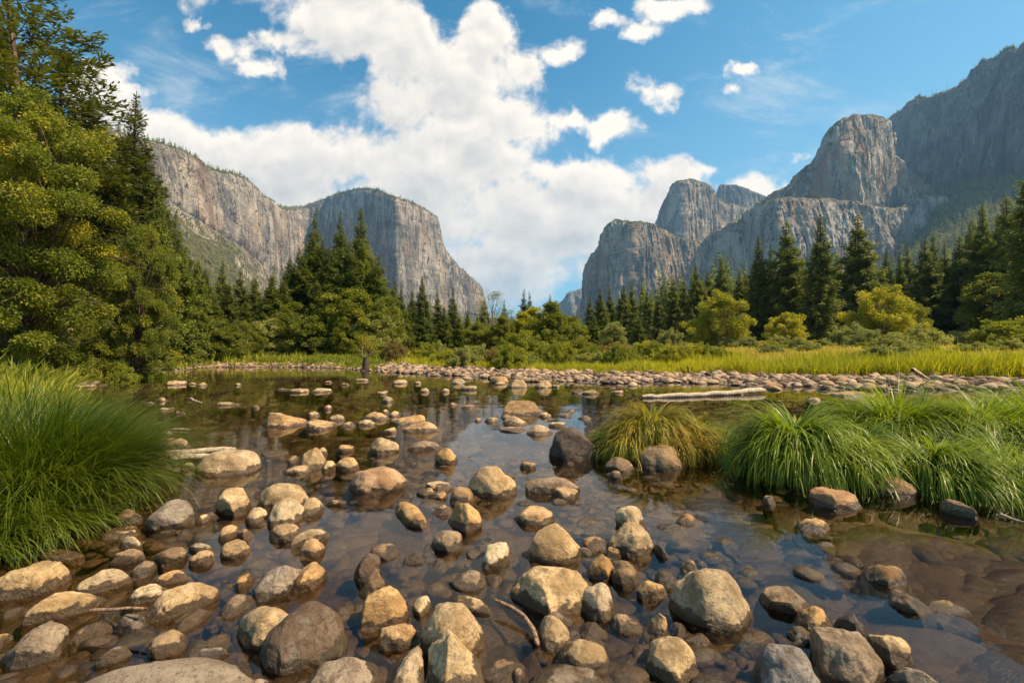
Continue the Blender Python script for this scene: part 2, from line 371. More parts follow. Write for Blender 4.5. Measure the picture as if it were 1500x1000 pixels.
tt = np.linspace(-0.45, 1, 420); ys = 1.6*np.sinh(9.35*tt)+2
X, Y = np.meshgrid(xs, ys); Zg = gz(X.ravel(), Y.ravel())
gr = mesh_np('ground', np.stack([X.ravel(), Y.ravel(), Zg], 1), grid(461, 420), M['ground'], True)
tag(gr, 'river bed, banks and grassy valley floor', 'ground', kind='structure')

# water: clear, tinted, mirror by Fresnel
m, t, out = newmat('river_water')
geo = t.n.new('ShaderNodeNewGeometry'); pos = geo.outputs['Position']
n1 = t.noise(t.scale(pos, (1.0, 1.0, 1)), 1.6, 3, 0.5, 0.3); n2 = t.noise(pos, 7, 2, 0.5)
patch = t.smooth(t.noise(t.scale(pos, (0.35, 0.9, 1)), 0.35, 3, 0.5), 0.45, 0.65, 0.35, 1.6)
h = t.m('MULTIPLY', t.m('ADD', t.m('MULTIPLY', n1, 1.0), t.m('MULTIPLY', n2, 0.14)), patch)
bp = t.new('ShaderNodeBump', Strength=0.11, Distance=0.05, Height=h)
fr = t.new('ShaderNodeFresnel', IOR=1.333); t.l.new(bp.outputs[0], fr.inputs['Normal'])
gl = t.new('ShaderNodeBsdfGlossy', Roughness=0.03); gl.inputs[0].default_value = (0.95, 0.95, 0.95, 1); t.l.new(bp.outputs[0], gl.inputs['Normal'])
trn = t.n.new('ShaderNodeBsdfTransparent'); trn.inputs[0].default_value = (0.82, 0.755, 0.63, 1)
mx = t.n.new('ShaderNodeMixShader'); t.l.new(fr.outputs[0], mx.inputs[0]); t.l.new(trn.outputs[0], mx.inputs[1]); t.l.new(gl.outputs[0], mx.inputs[2])
t.l.new(mx.outputs[0], out.inputs[0]); M['water'] = m
wq = mesh_np('river_water', [(-40, -3.5, 0), (60, -3.5, 0), (60, 45, 0), (-40, 45, 0)], [(0, 1, 2, 3)], M['water'])
tag(wq, 'calm clear shallow river', 'river', kind='structure')

# ------------------------------------------------------------ mountains
def granite(name, base, dark, orange=0.0, veg=1.0, streak=1.0, pale=(0.50, 0.46, 0.41), ledge=0.35):
    m, t, out = newmat(name)
    geo = t.n.new('ShaderNodeNewGeometry'); pos = geo.outputs['Position']
    z = t.n.new('ShaderNodeSeparateXYZ'); t.l.new(pos, z.inputs[0]); nz = t.n.new('ShaderNodeSeparateXYZ'); t.l.new(geo.outputs['Normal'], nz.inputs[0])
    st = t.noise(t.scale(pos, (1, 1, 0.10)), 0.022, 7, 0.68, 0.2)
    st2 = t.noise(t.scale(pos, (1, 1, 0.05)), 0.075, 5, 0.6)
    bl = t.noise(pos, 0.006, 6, 0.62, 0.5); fi = t.noise(t.scale(pos, (1, 1, 0.55)), 0.05, 7, 0.72, 0.4)
    c = t.mix(t.smooth(bl, 0.36, 0.64), dark, base)
    c = t.mix(t.smooth(st, 0.50, 0.68, 0, 0.75*streak), c, t.mix(1.0, dark, (0.55, 0.55, 0.58), 'MULTIPLY'))
    c = t.mix(t.smooth(st2, 0.52, 0.72, 0, 0.55*streak), c, pale)
    c = t.mix(t.smooth(fi, 0.54, 0.66, 0, 0.5), c, t.mix(1.0, dark, (0.5, 0.5, 0.5), 'MULTIPLY'))
    dk = t.noise(t.scale(pos, (1, 1, .16)), 0.0085, 5, 0.55, 0.6); c = t.mix(t.smooth(dk, 0.53, 0.60, 0, 0.85), c, t.mix(1.0, dark, (0.72, 0.74, 0.80), 'MULTIPLY'))
    le = t.noise(t.scale(t.v('ADD', pos, t.v('MULTIPLY', pos, (0, 0, .3))), (.3, .3, 1.5)), 0.011, 6, 0.6, 0.8); c = t.mix(t.smooth(le, 0.58, 0.63, 0, ledge), c, (0.07, 0.065, 0.045))
    ck = t.noise(t.scale(pos, (1, 1, .22)), 0.016, 4, 0.6, 0.9); ck = t.smooth(t.m('ABSOLUTE', t.m('SUBTRACT', ck, 0.5)), 0.004, 0.022); c = t.mix(t.m('MULTIPLY', t.m('SUBTRACT', 1.0, ck), 0.75), c, t.mix(1.0, dark, (0.35, 0.33, 0.33), 'MULTIPLY'))
    if orange: c = t.mix(t.m('MULTIPLY', t.smooth(t.noise(t.scale(pos, (1, 1, .25)), 0.010, 5, 0.6, 0.4), 0.46, 0.62), orange), c, (0.46, 0.25, 0.12))
    vn = t.noise(pos, 0.02, 6, 0.7)
    vg = t.m('MULTIPLY', t.smooth(t.m('MULTIPLY_ADD', vn, 0.9, nz.outputs[2]), 0.86, 1.05), veg)
    vc = t.mix(t.smooth(t.noise(pos, 0.05, 6, 0.75), 0.35, 0.6), (0.028, 0.040, 0.012), (0.17, 0.15, 0.06))
    vc = t.mix(t.smooth(t.noise(t.scale(pos, (1, .35, .35)), 0.008, 5, 0.65, 1.0), 0.60, 0.64), vc, (0.46, 0.41, 0.35))
    c = t.mix(vg, c, vc)
    p = t.n.new('ShaderNodeBsdfPrincipled'); t.put(p.inputs['Base Color'], c); p.inputs['Roughness'].default_value = 0.95; p.inputs['Specular IOR Level'].default_value = 0.1
    h = t.m('ADD', t.m('ADD', t.m('MULTIPLY', fi, 0.7), t.m('MULTIPLY', st, 1.0)), t.m('MULTIPLY_ADD', ck, 0.35, t.m('MULTIPLY', le, -1.5*ledge)))
    bp = t.new('ShaderNodeBump', Strength=1.0, Distance=26.0, Height=h); t.l.new(bp.outputs[0], p.inputs['Normal'])
    t.l.new(p.outputs[0], out.inputs[0]); return m
M['granite'] = granite('pale_granite', (0.51, 0.44, 0.36), (0.20, 0.185, 0.175), 0.25)
M['granite_c'] = granite('cathedral_granite', (0.54, 0.47, 0.39), (0.21, 0.185, 0.16), 0.35)
M['granite_t'] = granite('tower_granite', (0.64, 0.56, 0.46), (0.26, 0.225, 0.19), 0.55, 1.0, 1.0, (0.60, 0.53, 0.43), 0.1)
M['granite_p'] = granite('bright_granite', (0.62, 0.56, 0.49), (0.32, 0.285, 0.25), 0.25, 0.7, 0.8, (0.60, 0.55, 0.48), 0.2)
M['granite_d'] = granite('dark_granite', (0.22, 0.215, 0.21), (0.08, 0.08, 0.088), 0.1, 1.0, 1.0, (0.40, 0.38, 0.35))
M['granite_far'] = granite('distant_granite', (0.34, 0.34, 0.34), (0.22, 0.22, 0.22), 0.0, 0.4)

def formation(name, st, mat, label, ns=500, nt=150, amp=26, wl=150, seed=1, depth=500, toe=None, toe_z=0.0, backdrop=0.75, dscale=1.0, rimk=.45):
    """st: stations (px, rim_y, rim_D, base_y, base_D, toe_D). Cliff with a talus foot, a rim and a plateau behind it."""
    prof = []
    for s_ in st:
        px, ry, rd, by, bd, td = s_; rd *= dscale; bd *= dscale
        rim = at(px, ry, rd); b = at(px, by, bd); b[2] = max(b[2], 8)
        tg = at(px, 512, td); tg[2] = -4
        away = np.array([rim[0], rim[1], 0]); away /= np.linalg.norm(away)
        mid = b*.45+rim*.55; mid[:2] = b[:2]*.55+rim[:2]*.45+0
        tb = rim+away*depth*0.35+np.array([0, 0, -6.0]); bk = rim+away*depth; bk[2] = rim[2]*backdrop
        dn = rim+away*depth*1.9; dn[2] = -4
        prof.append([tg, tg*.5+b*.5+np.array([0, 0, -.05*b[2]]), b, mid, rim, tb, bk, dn])
    A = np.array(prof)                                     # stations x profile x 3
    tk = np.array([0, .13, .26, .52, .80, .86, .93, 1.0]); tn = np.linspace(0, 1, nt)
    B = np.empty((len(st), nt, 3))
    for i in range(len(st)):
        for k in range(3): B[i, :, k] = np.interp(tn, tk, A[i, :, k])
    seg = np.linalg.norm(np.diff(A[:, 4, :2], axis=0), axis=1)+np.abs(np.diff([q[0] for q in st]))*2
    sk = np.concatenate([[0], np.cumsum(seg)]); sn = np.linspace(0, sk[-1], ns)
    Cc = np.empty((ns, nt, 3))
    for k in range(3):
        for j in range(nt): Cc[:, j, k] = np.interp(sn, sk, B[:, j, k])
    P = Cc.reshape(-1, 3)
    tx = np.gradient(Cc[:, :, :2], axis=0); q = np.stack([tx[..., 1], -tx[..., 0]], -1)
    q /= np.linalg.norm(q, axis=2)[..., None]+1e-9; q = q.reshape(-1, 2)
    tv = np.tile(tn, ns); cl = sm(tv, .20, .30)*(1-sm(tv, .84, .95)); tal = (1-sm(tv, .2, .3))
    vs = np.array([1, 1, .055])
    d = amp*fbm(P*vs/wl, 5, seed, 0.55, True)+amp*0.5*fbm(P*vs/(wl*.28), 5, seed+9, 0.6, True)+amp*0.20*fbm(P*np.array([1, 1, .5])/(wl*.16), 4, seed+5, 0.65)
    rimfade = 1-0.55*np.exp(-((tv-.80)/.02)**2)
    P = P.copy()
    P[:, :2] += q*(d*cl*rimfade)[:, None]
    P[:, 2] += (amp*rimk*fbm(P/(wl*.30), 5, seed+3, .6)*(tv > .7)+(amp*.9*fbm(P/(wl*.9), 5, seed+4, .6)+6*fbm(P/25, 3, seed+6))*tal*sm(tv, 0.02, .1))
    o = mesh_np(name, P, grid(nt, ns)[:, ::-1], mat, True)
    tag(o, label, 'mountain', kind='structure'); return o, P.reshape(ns, nt, 3)

TAL = {}
_, TAL['left'] = formation('mountain_cliff', [(-60,150,900,250,820,330),(60,170,1000,255,920,380),(150,190,1150,262,1050,430),(210,205,1300,272,1220,480),(232,209,1380,288,1290,520),(255,216,1480,306,1380,580),(285,232,1600,326,1500,650),(305,247,1680,338,1580,700),(322,250,1760,348,1660,760),(345,257,1880,362,1780,820),(360,266,2000,374,1880,900),(376,282,2150,386,2000,1000),(392,292,2350,397,2200,1150),(404,302,2550,404,2400,1300),(418,304,3000,400,2880,1700),(440,303,3350,398,3200,2000),(452,299,3420,402,3300,2100),(480,290,3400,420,3250,2200),(498,283,3260,430,3150,2200),(508,281,3180,440,3080,2200),(520,277,3080,450,3000,2200),(545,276,2930,455,2860,2200),(562,280,2830,458,2760,2200),(583,289,2680,460,2620,2200),(605,298,2790,460,2720,2300),(625,309,2900,460,2820,2350),(639,319,2980,460,2900,2400),(643,345,3010,460,2960,2450),(652,370,3050,460,3000,2450),(668,388,3120,462,3060,2500),(684,404,3200,462,3150,2550),(700,418,3300,463,3250,2600),(705,440,3350,465,3320,2700),(712,470,3400,478,3380,2800)],
 M['granite'], 'pale granite cliff wall and its great rounded buttress on the left', 1000, 230, 34, 220, 1)
formation('mountain_rock', [(855,470,3100,478,3050,2300),(863,440,3000,455,2950,2200),(866,385,2950,460,2880,2200),(872,370,2900,460,2800,2150),(884,364,2850,460,2750,2100),(890,345,2800,460,2700,2050),(896,330,2760,460,2680,2000),(906,322,2720,460,2600,1950),(925,324,2640,460,2560,1900),(950,327,2680,460,2600,1850),(968,338,2730,455,2640,1800),(990,348,2790,450,2700,1800),(1020,356,2880,450,2790,1800),(1050,370,2960,450,2880,1800),(1100,400,3080,455,3000,1800)],
 M['granite_c'], 'squat sheer rock at the right end of the gap, nearest the far blue peak', 520, 190, 62, 260, 21, 420, backdrop=1.03)
formation('mountain_spire', [(950,400,3700,420,3650,3000),(964,335,3600,400,3500,2900),(972,315,3550,400,3450,2900),(978,290,3500,400,3400,2900),(986,270,3450,400,3350,2900),(1000,264,3400,395,3300,2850),(1018,264,3420,390,3320,2850),(1034,272,3480,390,3380,2800),(1044,286,3540,390,3440,2800),(1060,298,3620,385,3520,2800),(1085,303,3740,380,3640,2800),(1110,312,3860,380,3760,2800),(1150,330,4000,380,3900,2800)],
 M['granite'], 'rounded grey rock tower between the squat rock and the cathedral tower', 420, 180, 60, 300, 31, 380, backdrop=.9)
formation('mountain_spire', [(1030,330,4300,350,4250,3800),(1050,285,4250,340,4200,3800),(1055,271,4220,340,4150,3800),(1078,271,4200,340,4100,3800),(1090,275,4180,340,4100,3800),(1108,283,4180,340,4100,3800),(1128,292,4180,340,4100,3800),(1160,310,4200,345,4150,3800)],
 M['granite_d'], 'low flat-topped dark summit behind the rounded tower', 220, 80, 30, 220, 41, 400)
formation('mountain_cliff', [(1012,400,2350,440,2300,1500),(1030,362,2260,440,2200,1450),(1048,338,2180,440,2100,1400),(1072,330,2120,440,2060,1350),(1078,322,2090,440,2020,1300),(1097,318,2110,440,2040,1250),(1104,306,2060,440,1990,1240),(1122,294,1900,438,1820,1200),(1138,291,1760,436,1690,1150),(1165,291,1770,434,1700,1100),(1200,292,1790,430,1710,1050),(1240,296,1830,428,1740,1000),(1275,303,1870,425,1780,950),(1310,306,1910,420,1830,900),(1345,290,1990,410,1910,860),(1358,286,2040,400,1960,840),(1380,300,2100,380,2040,820)],
 M['granite_p'], 'bright lower granite wall below the cathedral tower', 560, 190, 44, 190, 51, 420, backdrop=1.0)
formation('mountain_tower', [(1105,330,2050,345,2030,1900),(1120,298,2020,335,1990,1850),(1133,284,1990,330,1950,1820),(1150,277,1960,325,1920,1800),(1166,266,1930,322,1890,1780),(1176,254,1900,318,1860,1760),(1190,240,1870,316,1820,1730),(1204,216,1840,314,1790,1700),(1217,188,1810,312,1760,1680),(1236,173,1790,311,1730,1650),(1252,169,1800,310,1740,1660),(1268,171,1850,310,1790,1690),(1285,178,1940,310,1870,1760),(1294,192,2000,308,1940,1800),(1302,226,2030,306,1970,1830),(1318,248,2060,304,2000,1860),(1340,268,2090,302,2040,1880),(1358,282,2110,300,2070,1900),(1372,300,2130,306,2110,1940)],
 M['granite_t'], 'cathedral rock tower with a dark left face and lit right face', 560, 200, 46, 180, 61, 330, backdrop=.9, dscale=1.12)
_, TAL['right'] = formation('mountain_wall', [(1270,240,2500,330,2420,1500),(1290,196,2450,310,2350,1400),(1298,184,2400,300,2300,1300),(1312,170,2320,292,2200,1150),(1330,155,2230,284,2100,1000),(1350,143,2150,278,2020,900),(1378,138,2060,272,1940,800),(1408,126,1960,268,1840,700),(1424,112,1900,266,1780,640),(1440,94,1840,264,1720,600),(1460,82,1780,262,1660,560),(1480,70,1720,262,1600,520),(1500,65,1650,262,1540,480),(1560,30,1500,262,1400,440),(1700,-60,1300,250,1200,400),(1900,-140,1150,230,1050,360)],
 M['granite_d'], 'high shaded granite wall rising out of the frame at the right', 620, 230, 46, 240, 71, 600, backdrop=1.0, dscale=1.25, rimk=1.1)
formation('mountain_peak', [(700,470,8800,472,8750,8000),(760,462,8700,468,8650,8000),(800,456,8600,466,8550,8000),(815,449,8500,465,8450,8000),(826,440,8400,465,8350,8000),(836,428,8300,465,8200,7900),(848,424,8300,465,8200,7900),(862,418,8300,465,8200,7900),(880,400,8300,465,8200,7900),(900,420,8300,465,8200,7900),(940,450,8300,465,8250,7900)],
 M['granite_far'], 'far hazy blue peak in the gap of the valley', 200, 70, 60, 500, 81, 1200, dscale=.62)

# the air: far rock faces fade to blue
m, t, out = newmat('valley_haze')
pv = t.n.new('ShaderNodeVolumePrincipled'); pv.inputs['Color'].default_value = (0.32, 0.62, 1.0, 1); pv.inputs['Density'].default_value = 0.000062; pv.inputs['Anisotropy'].default_value = 0.1
t.l.new(pv.outputs[0], out.inputs['Volume'])
hz = mesh_np('haze', [(-20000, -20000, -8), (20000, -20000, -8), (20000, 20500, -8), (-20000, 20500, -8), (-20000, -20000, 1700), (20000, -20000, 1700), (20000, 20500, 1700), (-20000, 20500, 1700)],
 [(0, 3, 2, 1), (4, 5, 6, 7), (0, 1, 5, 4), (1, 2, 6, 5), (2, 3, 7, 6), (3, 0, 4, 7)], m)
tag(hz, 'thin blue valley haze', 'haze', kind='stuff')

# ------------------------------------------------------------ vegetation builders
def conifer(seed, H=30.0, Rr=4.2, c0=0.06, dens=1.0, spray=0.55, kind='fir', step=0.5):
    r = np.random.RandomState(seed); tk = Acc()
    zz = np.linspace(0, H, 14); lean = r.normal(0, .012, 2)
    cx = np.stack([lean[0]*zz+.12*np.sin(zz*.3+seed), lean[1]*zz, zz], 1); cx[0, :2] = cx[1, :2]*0
    rb = H*0.0125
    V, Q = tube(cx, rb*(1-zz/H)**.9+0.02, 8); V[:8, :2] *= 1.35; tk.add(V, Q)
    P, D, N, L, Wd, At = [], [], [], [], [], []
    h = c0*H
    while h < H*0.985:
        tq = (h/H-c0)/(1-c0)
        if kind == 'fir': prof = ((1-tq)**.88*(0.70+0.30*min(1, tq*5)) + .02)*(1+.22*math.sin(h*1.9+seed))*(1 if tq < .7 else .8)
        elif kind == 'pine': prof = (math.sin(math.pi*min(1, (tq*.92+.14)))**.7)*(1-.35*tq)
        else: prof = (1-tq)**.6*(0.5+0.5*min(1, tq*4))
        nb = int(r.choice([4, 5, 6]) if kind != 'pine' else r.choice([2, 3, 4]))
        a0 = r.rand()*6.28
        bx = np.interp(h, zz, cx[:, 0]); by = np.interp(h, zz, cx[:, 1])
        for b in range(nb):
            if r.rand() > dens: continue
            a = a0+b*6.283/nb+r.normal(0, .35); Lb = Rr*prof*r.uniform(.62, 1.12)
            if kind != 'fir' and r.rand() < .2: Lb *= 1.2
            if Lb < .15: Lb = .15
            up = ((-.22+.75*tq) if kind == 'fir' else (.02+.6*tq))+r.normal(0, .13)
            s_ = np.linspace(0, 1, 5); dirh = np.array([math.cos(a), math.sin(a)])
            curve = up*s_ - .22*s_**2*(1-tq) + .12*s_**4
            pts = np.stack([bx+dirh[0]*Lb*s_, by+dirh[1]*Lb*s_, h+Lb*curve], 1)
            V, Q = tube(pts, np.linspace(max(.02, Lb*.013), .008, 5), 3); tk.add(V, Q)
            n = max(5, int(Lb/spray*3.4*(3.2 if kind == 'pine' else 4.2)))
            u = r.rand(n)**.7 if kind == 'fir' else .35+.65*r.rand(n)**.6
            side = r.choice([-1, 1], n)
            th = side*r.uniform(.2, 1.25, n); base = np.stack([np.interp(u, s_, pts[:, k]) for k in range(3)], 1)
            dd = np.stack([np.cos(a+th), np.sin(a+th), r.normal(-.22 if kind == 'fir' else .25, .42, n)], 1)
            ll = spray*r.uniform(.6, 1.3, n)*(1.15-.5*u)*(0.32+.68*min(1, Lb/2))
            off = dd*(Lb*.26*(1-u)*r.rand(n))[:, None]
            P.append(base+off+r.normal(0, .06*spray/.5, (n, 3))*np.array([1, 1, 3.6])*min(1, Lb/1.6)); D.append(dd); L.append(ll*1.25); Wd.append(ll*(.52 if kind == 'fir' else .38))
            nn = np.stack([r.normal(0, .5, n), r.normal(0, .5, n), np.ones(n)], 1); N.append(nn)
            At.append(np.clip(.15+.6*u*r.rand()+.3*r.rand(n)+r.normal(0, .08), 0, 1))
        h += step*r.uniform(.7, 1.3)*(1.25 if kind == 'pine' else 1)*(1-.35*tq)
    V, Q = leaves(np.concatenate(P), np.concatenate(D), np.concatenate(N), np.concatenate(L), np.concatenate(Wd))
    return tk.out(), (V, Q, np.concatenate(At))

def broad(seed, H=8.0, Wd=6.0, base=0.15, ncl=60, lpc=300, leaf=0.12, stems=1, trunk_r=0.16, droop=0.0, cl_r=0.13, bare=0, lean=(0, 0), clump_flat=1.0):
    r = np.random.RandomState(seed); tk = Acc(); P, N, D, A = [], [], [], []
    # uneven crown from a few overlapping lobes
    nl = 9; lob = []
    for q in range(nl):
        hz_ = base+.12+(.80-base)*(q+.5)/nl; rr0 = Wd*(.34-.20*max(0, hz_-.45))*r.uniform(.65, 1.0); aa = q*2.4+r.rand()
        off = Wd*(.30 if hz_ < .7 else .14)*r.uniform(.4, 1); lob.append((math.cos(aa)*off, math.sin(aa)*off, H*hz_, rr0, min(rr0*1.05, H*.36)))
    cents = []
    while len(cents) < ncl:
        if r.rand() < .3:
            lx, ly, lz, lr, lh = lob[r.randint(len(lob))]
            v = r.normal(size=3); v /= np.linalg.norm(v); rr = r.uniform(.45, 1.0)**.5
            c = np.array([lx+v[0]*lr*rr, ly+v[1]*lr*rr, lz+v[2]*lh*rr])
        else:
            tq = r.rand(); th = r.rand()*6.283; pr = 1.55*(tq+.02)**.38*(1-tq)**.55
            pr *= .86+.42*float(pn(np.array([[math.cos(th)*1.6, math.sin(th)*1.6, tq*3.5+seed]]), seed)[0])
            rd = Wd*.5*pr*r.uniform(.12, 1)**.5; c = np.array([math.cos(th)*rd, math.sin(th)*rd, H*(base+(.97-base)*tq)])
        c[0] += lean[0]*c[2]/H; c[1] += lean[1]*c[2]/H
        if c[2] > H*base*.6: cents.append(c)
    cents = np.array(cents)
    ends = []
    for s_ in range(stems):
        a = r.rand()*6.28; top = np.array([math.cos(a)*Wd*.08*stems+lean[0]*.6, math.sin(a)*Wd*.08*stems+lean[1]*.6, H*.72])
        b0 = np.array([math.cos(a), math.sin(a), 0])*trunk_r*(1.2 if stems > 1 else 0)
        q = np.linspace(0, 1, 8)[:, None]; pts = b0+(top-b0)*q+np.array([1, .6, 0])*np.sin(q*5+seed)*Wd*.02*q
        V, Q = tube(pts, trunk_r*(1-.8*q[:, 0])*(1 if stems == 1 else .6), 8); tk.add(V, Q); ends.append(pts)
    for c in cents:
        pts = ends[r.randint(len(ends))]; k = max(1, min(6, int(np.argmin(np.linalg.norm(pts-c*np.array([0.3, .3, .62]), axis=1)))))
        s0 = pts[k]; q = np.linspace(0, 1, 5)[:, None]; mid = (s0+c)/2+np.array([0, 0, -.04*H])+r.normal(0, .03*H, 3)
        cur = s0*(1-q)**2+2*mid*q*(1-q)+c*q**2
        V, Q = tube(cur, np.linspace(trunk_r*.30, trunk_r*.05+.004, 5), 4); tk.add(V, Q)
        for _ in range(2):
            e = c+r.normal(0, cl_r*Wd*.7, 3)*np.array([1, 1, .6]); V, Q = tube(np.array([c, (c+e)/2+r.normal(0, .03, 3), e]), [trunk_r*.06+.004, .006, .004], 3); tk.add(V, Q)
        n = int(lpc*r.uniform(.6, 1.4)); rad = cl_r*Wd*r.uniform(.7, 1.3)
        v = r.normal(size=(n, 3)); v /= np.linalg.norm(v, axis=1)[:, None]; v *= (r.rand(n)**.45)[:, None]
        pp = c+v*rad*np.array([1, 1, clump_flat])
        # twig sprays: leaves line up along a few short twigs
        P.append(pp); dd = v+r.normal(0, .6, (n, 3))+np.array([0, 0, -droop]); D.append(dd)
        N.append(np.stack([r.normal(0, 1, n), r.normal(0, 1, n), .35+r.normal(0, .9, n)], 1))
        A.append(np.clip(r.normal(.45, .2)+r.normal(0, .22, n), 0, 1))
    for _ in range(bare):
        c = cents[r.randint(len(cents))]; d = r.normal(size=3)*np.array([1, 1, .4]); d /= np.linalg.norm(d)
        q = np.linspace(0, 1, 6)[:, None]; pts = c+d*Wd*.3*q+r.normal(0, .06, (6, 3)); V, Q = tube(pts, np.linspace(.022, .005, 6), 4); tk.add(V, Q)
    P = np.concatenate(P); n = len(P); l = leaf*r.uniform(.6, 1.35, n)
    V, Q = leaves(P, np.concatenate(D), np.concatenate(N), l, l*.55)
    V[:, 2] = np.maximum(V[:, 2], 0.02)
    return tk.out(), (V, Q, np.concatenate(A))

PROTO = {}
def proto(key, fn, lm, bm, trunk_name='trunk', crown_name='crown'):
    (tv, tf, ta), (lv, lf, la) = fn
    a = mesh_np(trunk_name, tv, tf, M[bm], True, None, link=False); b = mesh_np(crown_name, lv, lf, M[lm], False, la, link=False)
    PROTO[key] = (a, b, float(max(lv[:, 2].max(), tv[:, 2].max())), float(np.percentile(np.abs(lv[:, 0]), 99.3)))
def swap(key, src, lm):            # same shape in another foliage colour
    a, b, h_, w_ = PROTO[src]; me = b.data.copy(); me.materials.clear(); me.materials.append(M[lm])
    PROTO[key] = (a, bpy.data.objects.new(b.name.split('.')[0], me), h_, w_)
USED = {}
def place(key, name, px, topy, D, wpx=None, rot=0, label=None, cat='tree', group=None, lean=0, sink=0.1):
    a, b, Hp, Wp = PROTO[key]
    x = ray(px, 500)[0]*D; g0 = gz1(x, D)-sink
    h = at(px, topy, D)[2]-g0; s = h/Hp; sw = s if wpx is None else min(max((wpx/2/F*D)/Wp, .6*s), 1.45*s)
    e = empty(name, (x, D, g0)); e.rotation_euler = (0, lean, rot)
    for q in (a, b):
        if q.as_pointer() in USED: c = q.copy()
        else: c = q; USED[q.as_pointer()] = 1
        col.objects.link(c); c.parent = e; c.scale = (sw, sw, s)
    return tag(e, label, cat, group)

LM, TAKEN = {}, {}
def relname(kind, px, py, noun, landmarks, avoid=()):
    """a phrase that ties a thing to the nearest landmarks, never used twice"""
    ds = sorted(landmarks, key=lambda q: math.hypot(q[0]-px, (q[1]-py)*1.6))
    def rel(q):
        dx, dy = px-q[0], (py-q[1])*1.6
        far = 'just ' if math.hypot(dx, dy) < 75 else ''
        if abs(dx) > abs(dy): return far+('right of ' if dx > 0 else 'left of ')
        return far+('in front of ' if dy > 0 else 'behind ')
    cand = [f"{noun} {rel(ds[0])}{ds[0][2]}"]
    for k in range(1, 5): cand.append(f"{noun} between {ds[0][2]} and {ds[k][2]}")
    for k in range(1, 5): cand.append(f"{noun} {rel(ds[0])}{ds[0][2]}, {rel(ds[k])}{ds[k][2]}")
    for c in cand:
        if c not in TAKEN and len(c.split()) <= 16: TAKEN[c] = 1; return c
    for wd in ('smaller', 'lower', 'weathered', 'squat', 'little', 'plain'):
        for c in cand:
            c = wd+' '+c
            if c not in TAKEN and len(c.split()) <= 16: TAKEN[c] = 1; return c
    return cand[0]
# ------------------------------------------------------------ trees
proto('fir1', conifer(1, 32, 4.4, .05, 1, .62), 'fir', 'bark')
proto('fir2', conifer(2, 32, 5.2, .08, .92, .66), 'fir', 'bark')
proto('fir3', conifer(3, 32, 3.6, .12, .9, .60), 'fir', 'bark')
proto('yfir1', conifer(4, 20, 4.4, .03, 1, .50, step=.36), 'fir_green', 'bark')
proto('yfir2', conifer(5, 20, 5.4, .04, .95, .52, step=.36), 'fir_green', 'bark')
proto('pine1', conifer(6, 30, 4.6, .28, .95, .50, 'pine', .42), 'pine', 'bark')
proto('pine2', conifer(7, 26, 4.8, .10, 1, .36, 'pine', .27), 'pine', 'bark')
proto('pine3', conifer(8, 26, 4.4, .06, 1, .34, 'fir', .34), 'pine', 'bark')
proto('broad1', broad(11, 9, 8, .06, 120, 190, .27, cl_r=.075), 'broad', 'bark_dark')
proto('broad2', broad(12, 12, 8, .05, 150, 190, .30, cl_r=.075), 'broad', 'bark_dark')
proto('yel1', broad(13, 8, 10, .03, 140, 200, .24, stems=3, cl_r=.065), 'yellow', 'bark_pale')
proto('yel2', broad(14, 7, 7, .06, 90, 170, .24, stems=2, cl_r=.075), 'yellow', 'bark_pale')
proto('wil1', broad(15, 3.2, 6.5, .0, 130, 150, .19, stems=4, trunk_r=.05, cl_r=.055), 'willow', 'bark_pale')
proto('wil2', broad(16, 2.6, 6.5, .0, 130, 150, .17, stems=5, trunk_r=.05, cl_r=.055), 'willow', 'bark_pale')
proto('wispy', broad(17, 12, 8, .25, 46, 90, .15, cl_r=.09, bare=10), 'broad', 'bark_pale')
proto('small', broad(18, 4, 4, .2, 40, 90, .10, trunk_r=.07, cl_r=.13, bare=14, stems=2), 'yellow', 'bark_dark')
swap('broad_y', 'broad2', 'yellow'); swap('wil_g', 'wil1', 'under'); swap('wil_r', 'wil2', 'rust'); swap('wil_d', 'wil2', 'broad'); swap('wil_y', 'wil1', 'yellow'); swap('yel_b', 'yel1', 'broad'); swap('broad_w', 'broad1', 'willow')

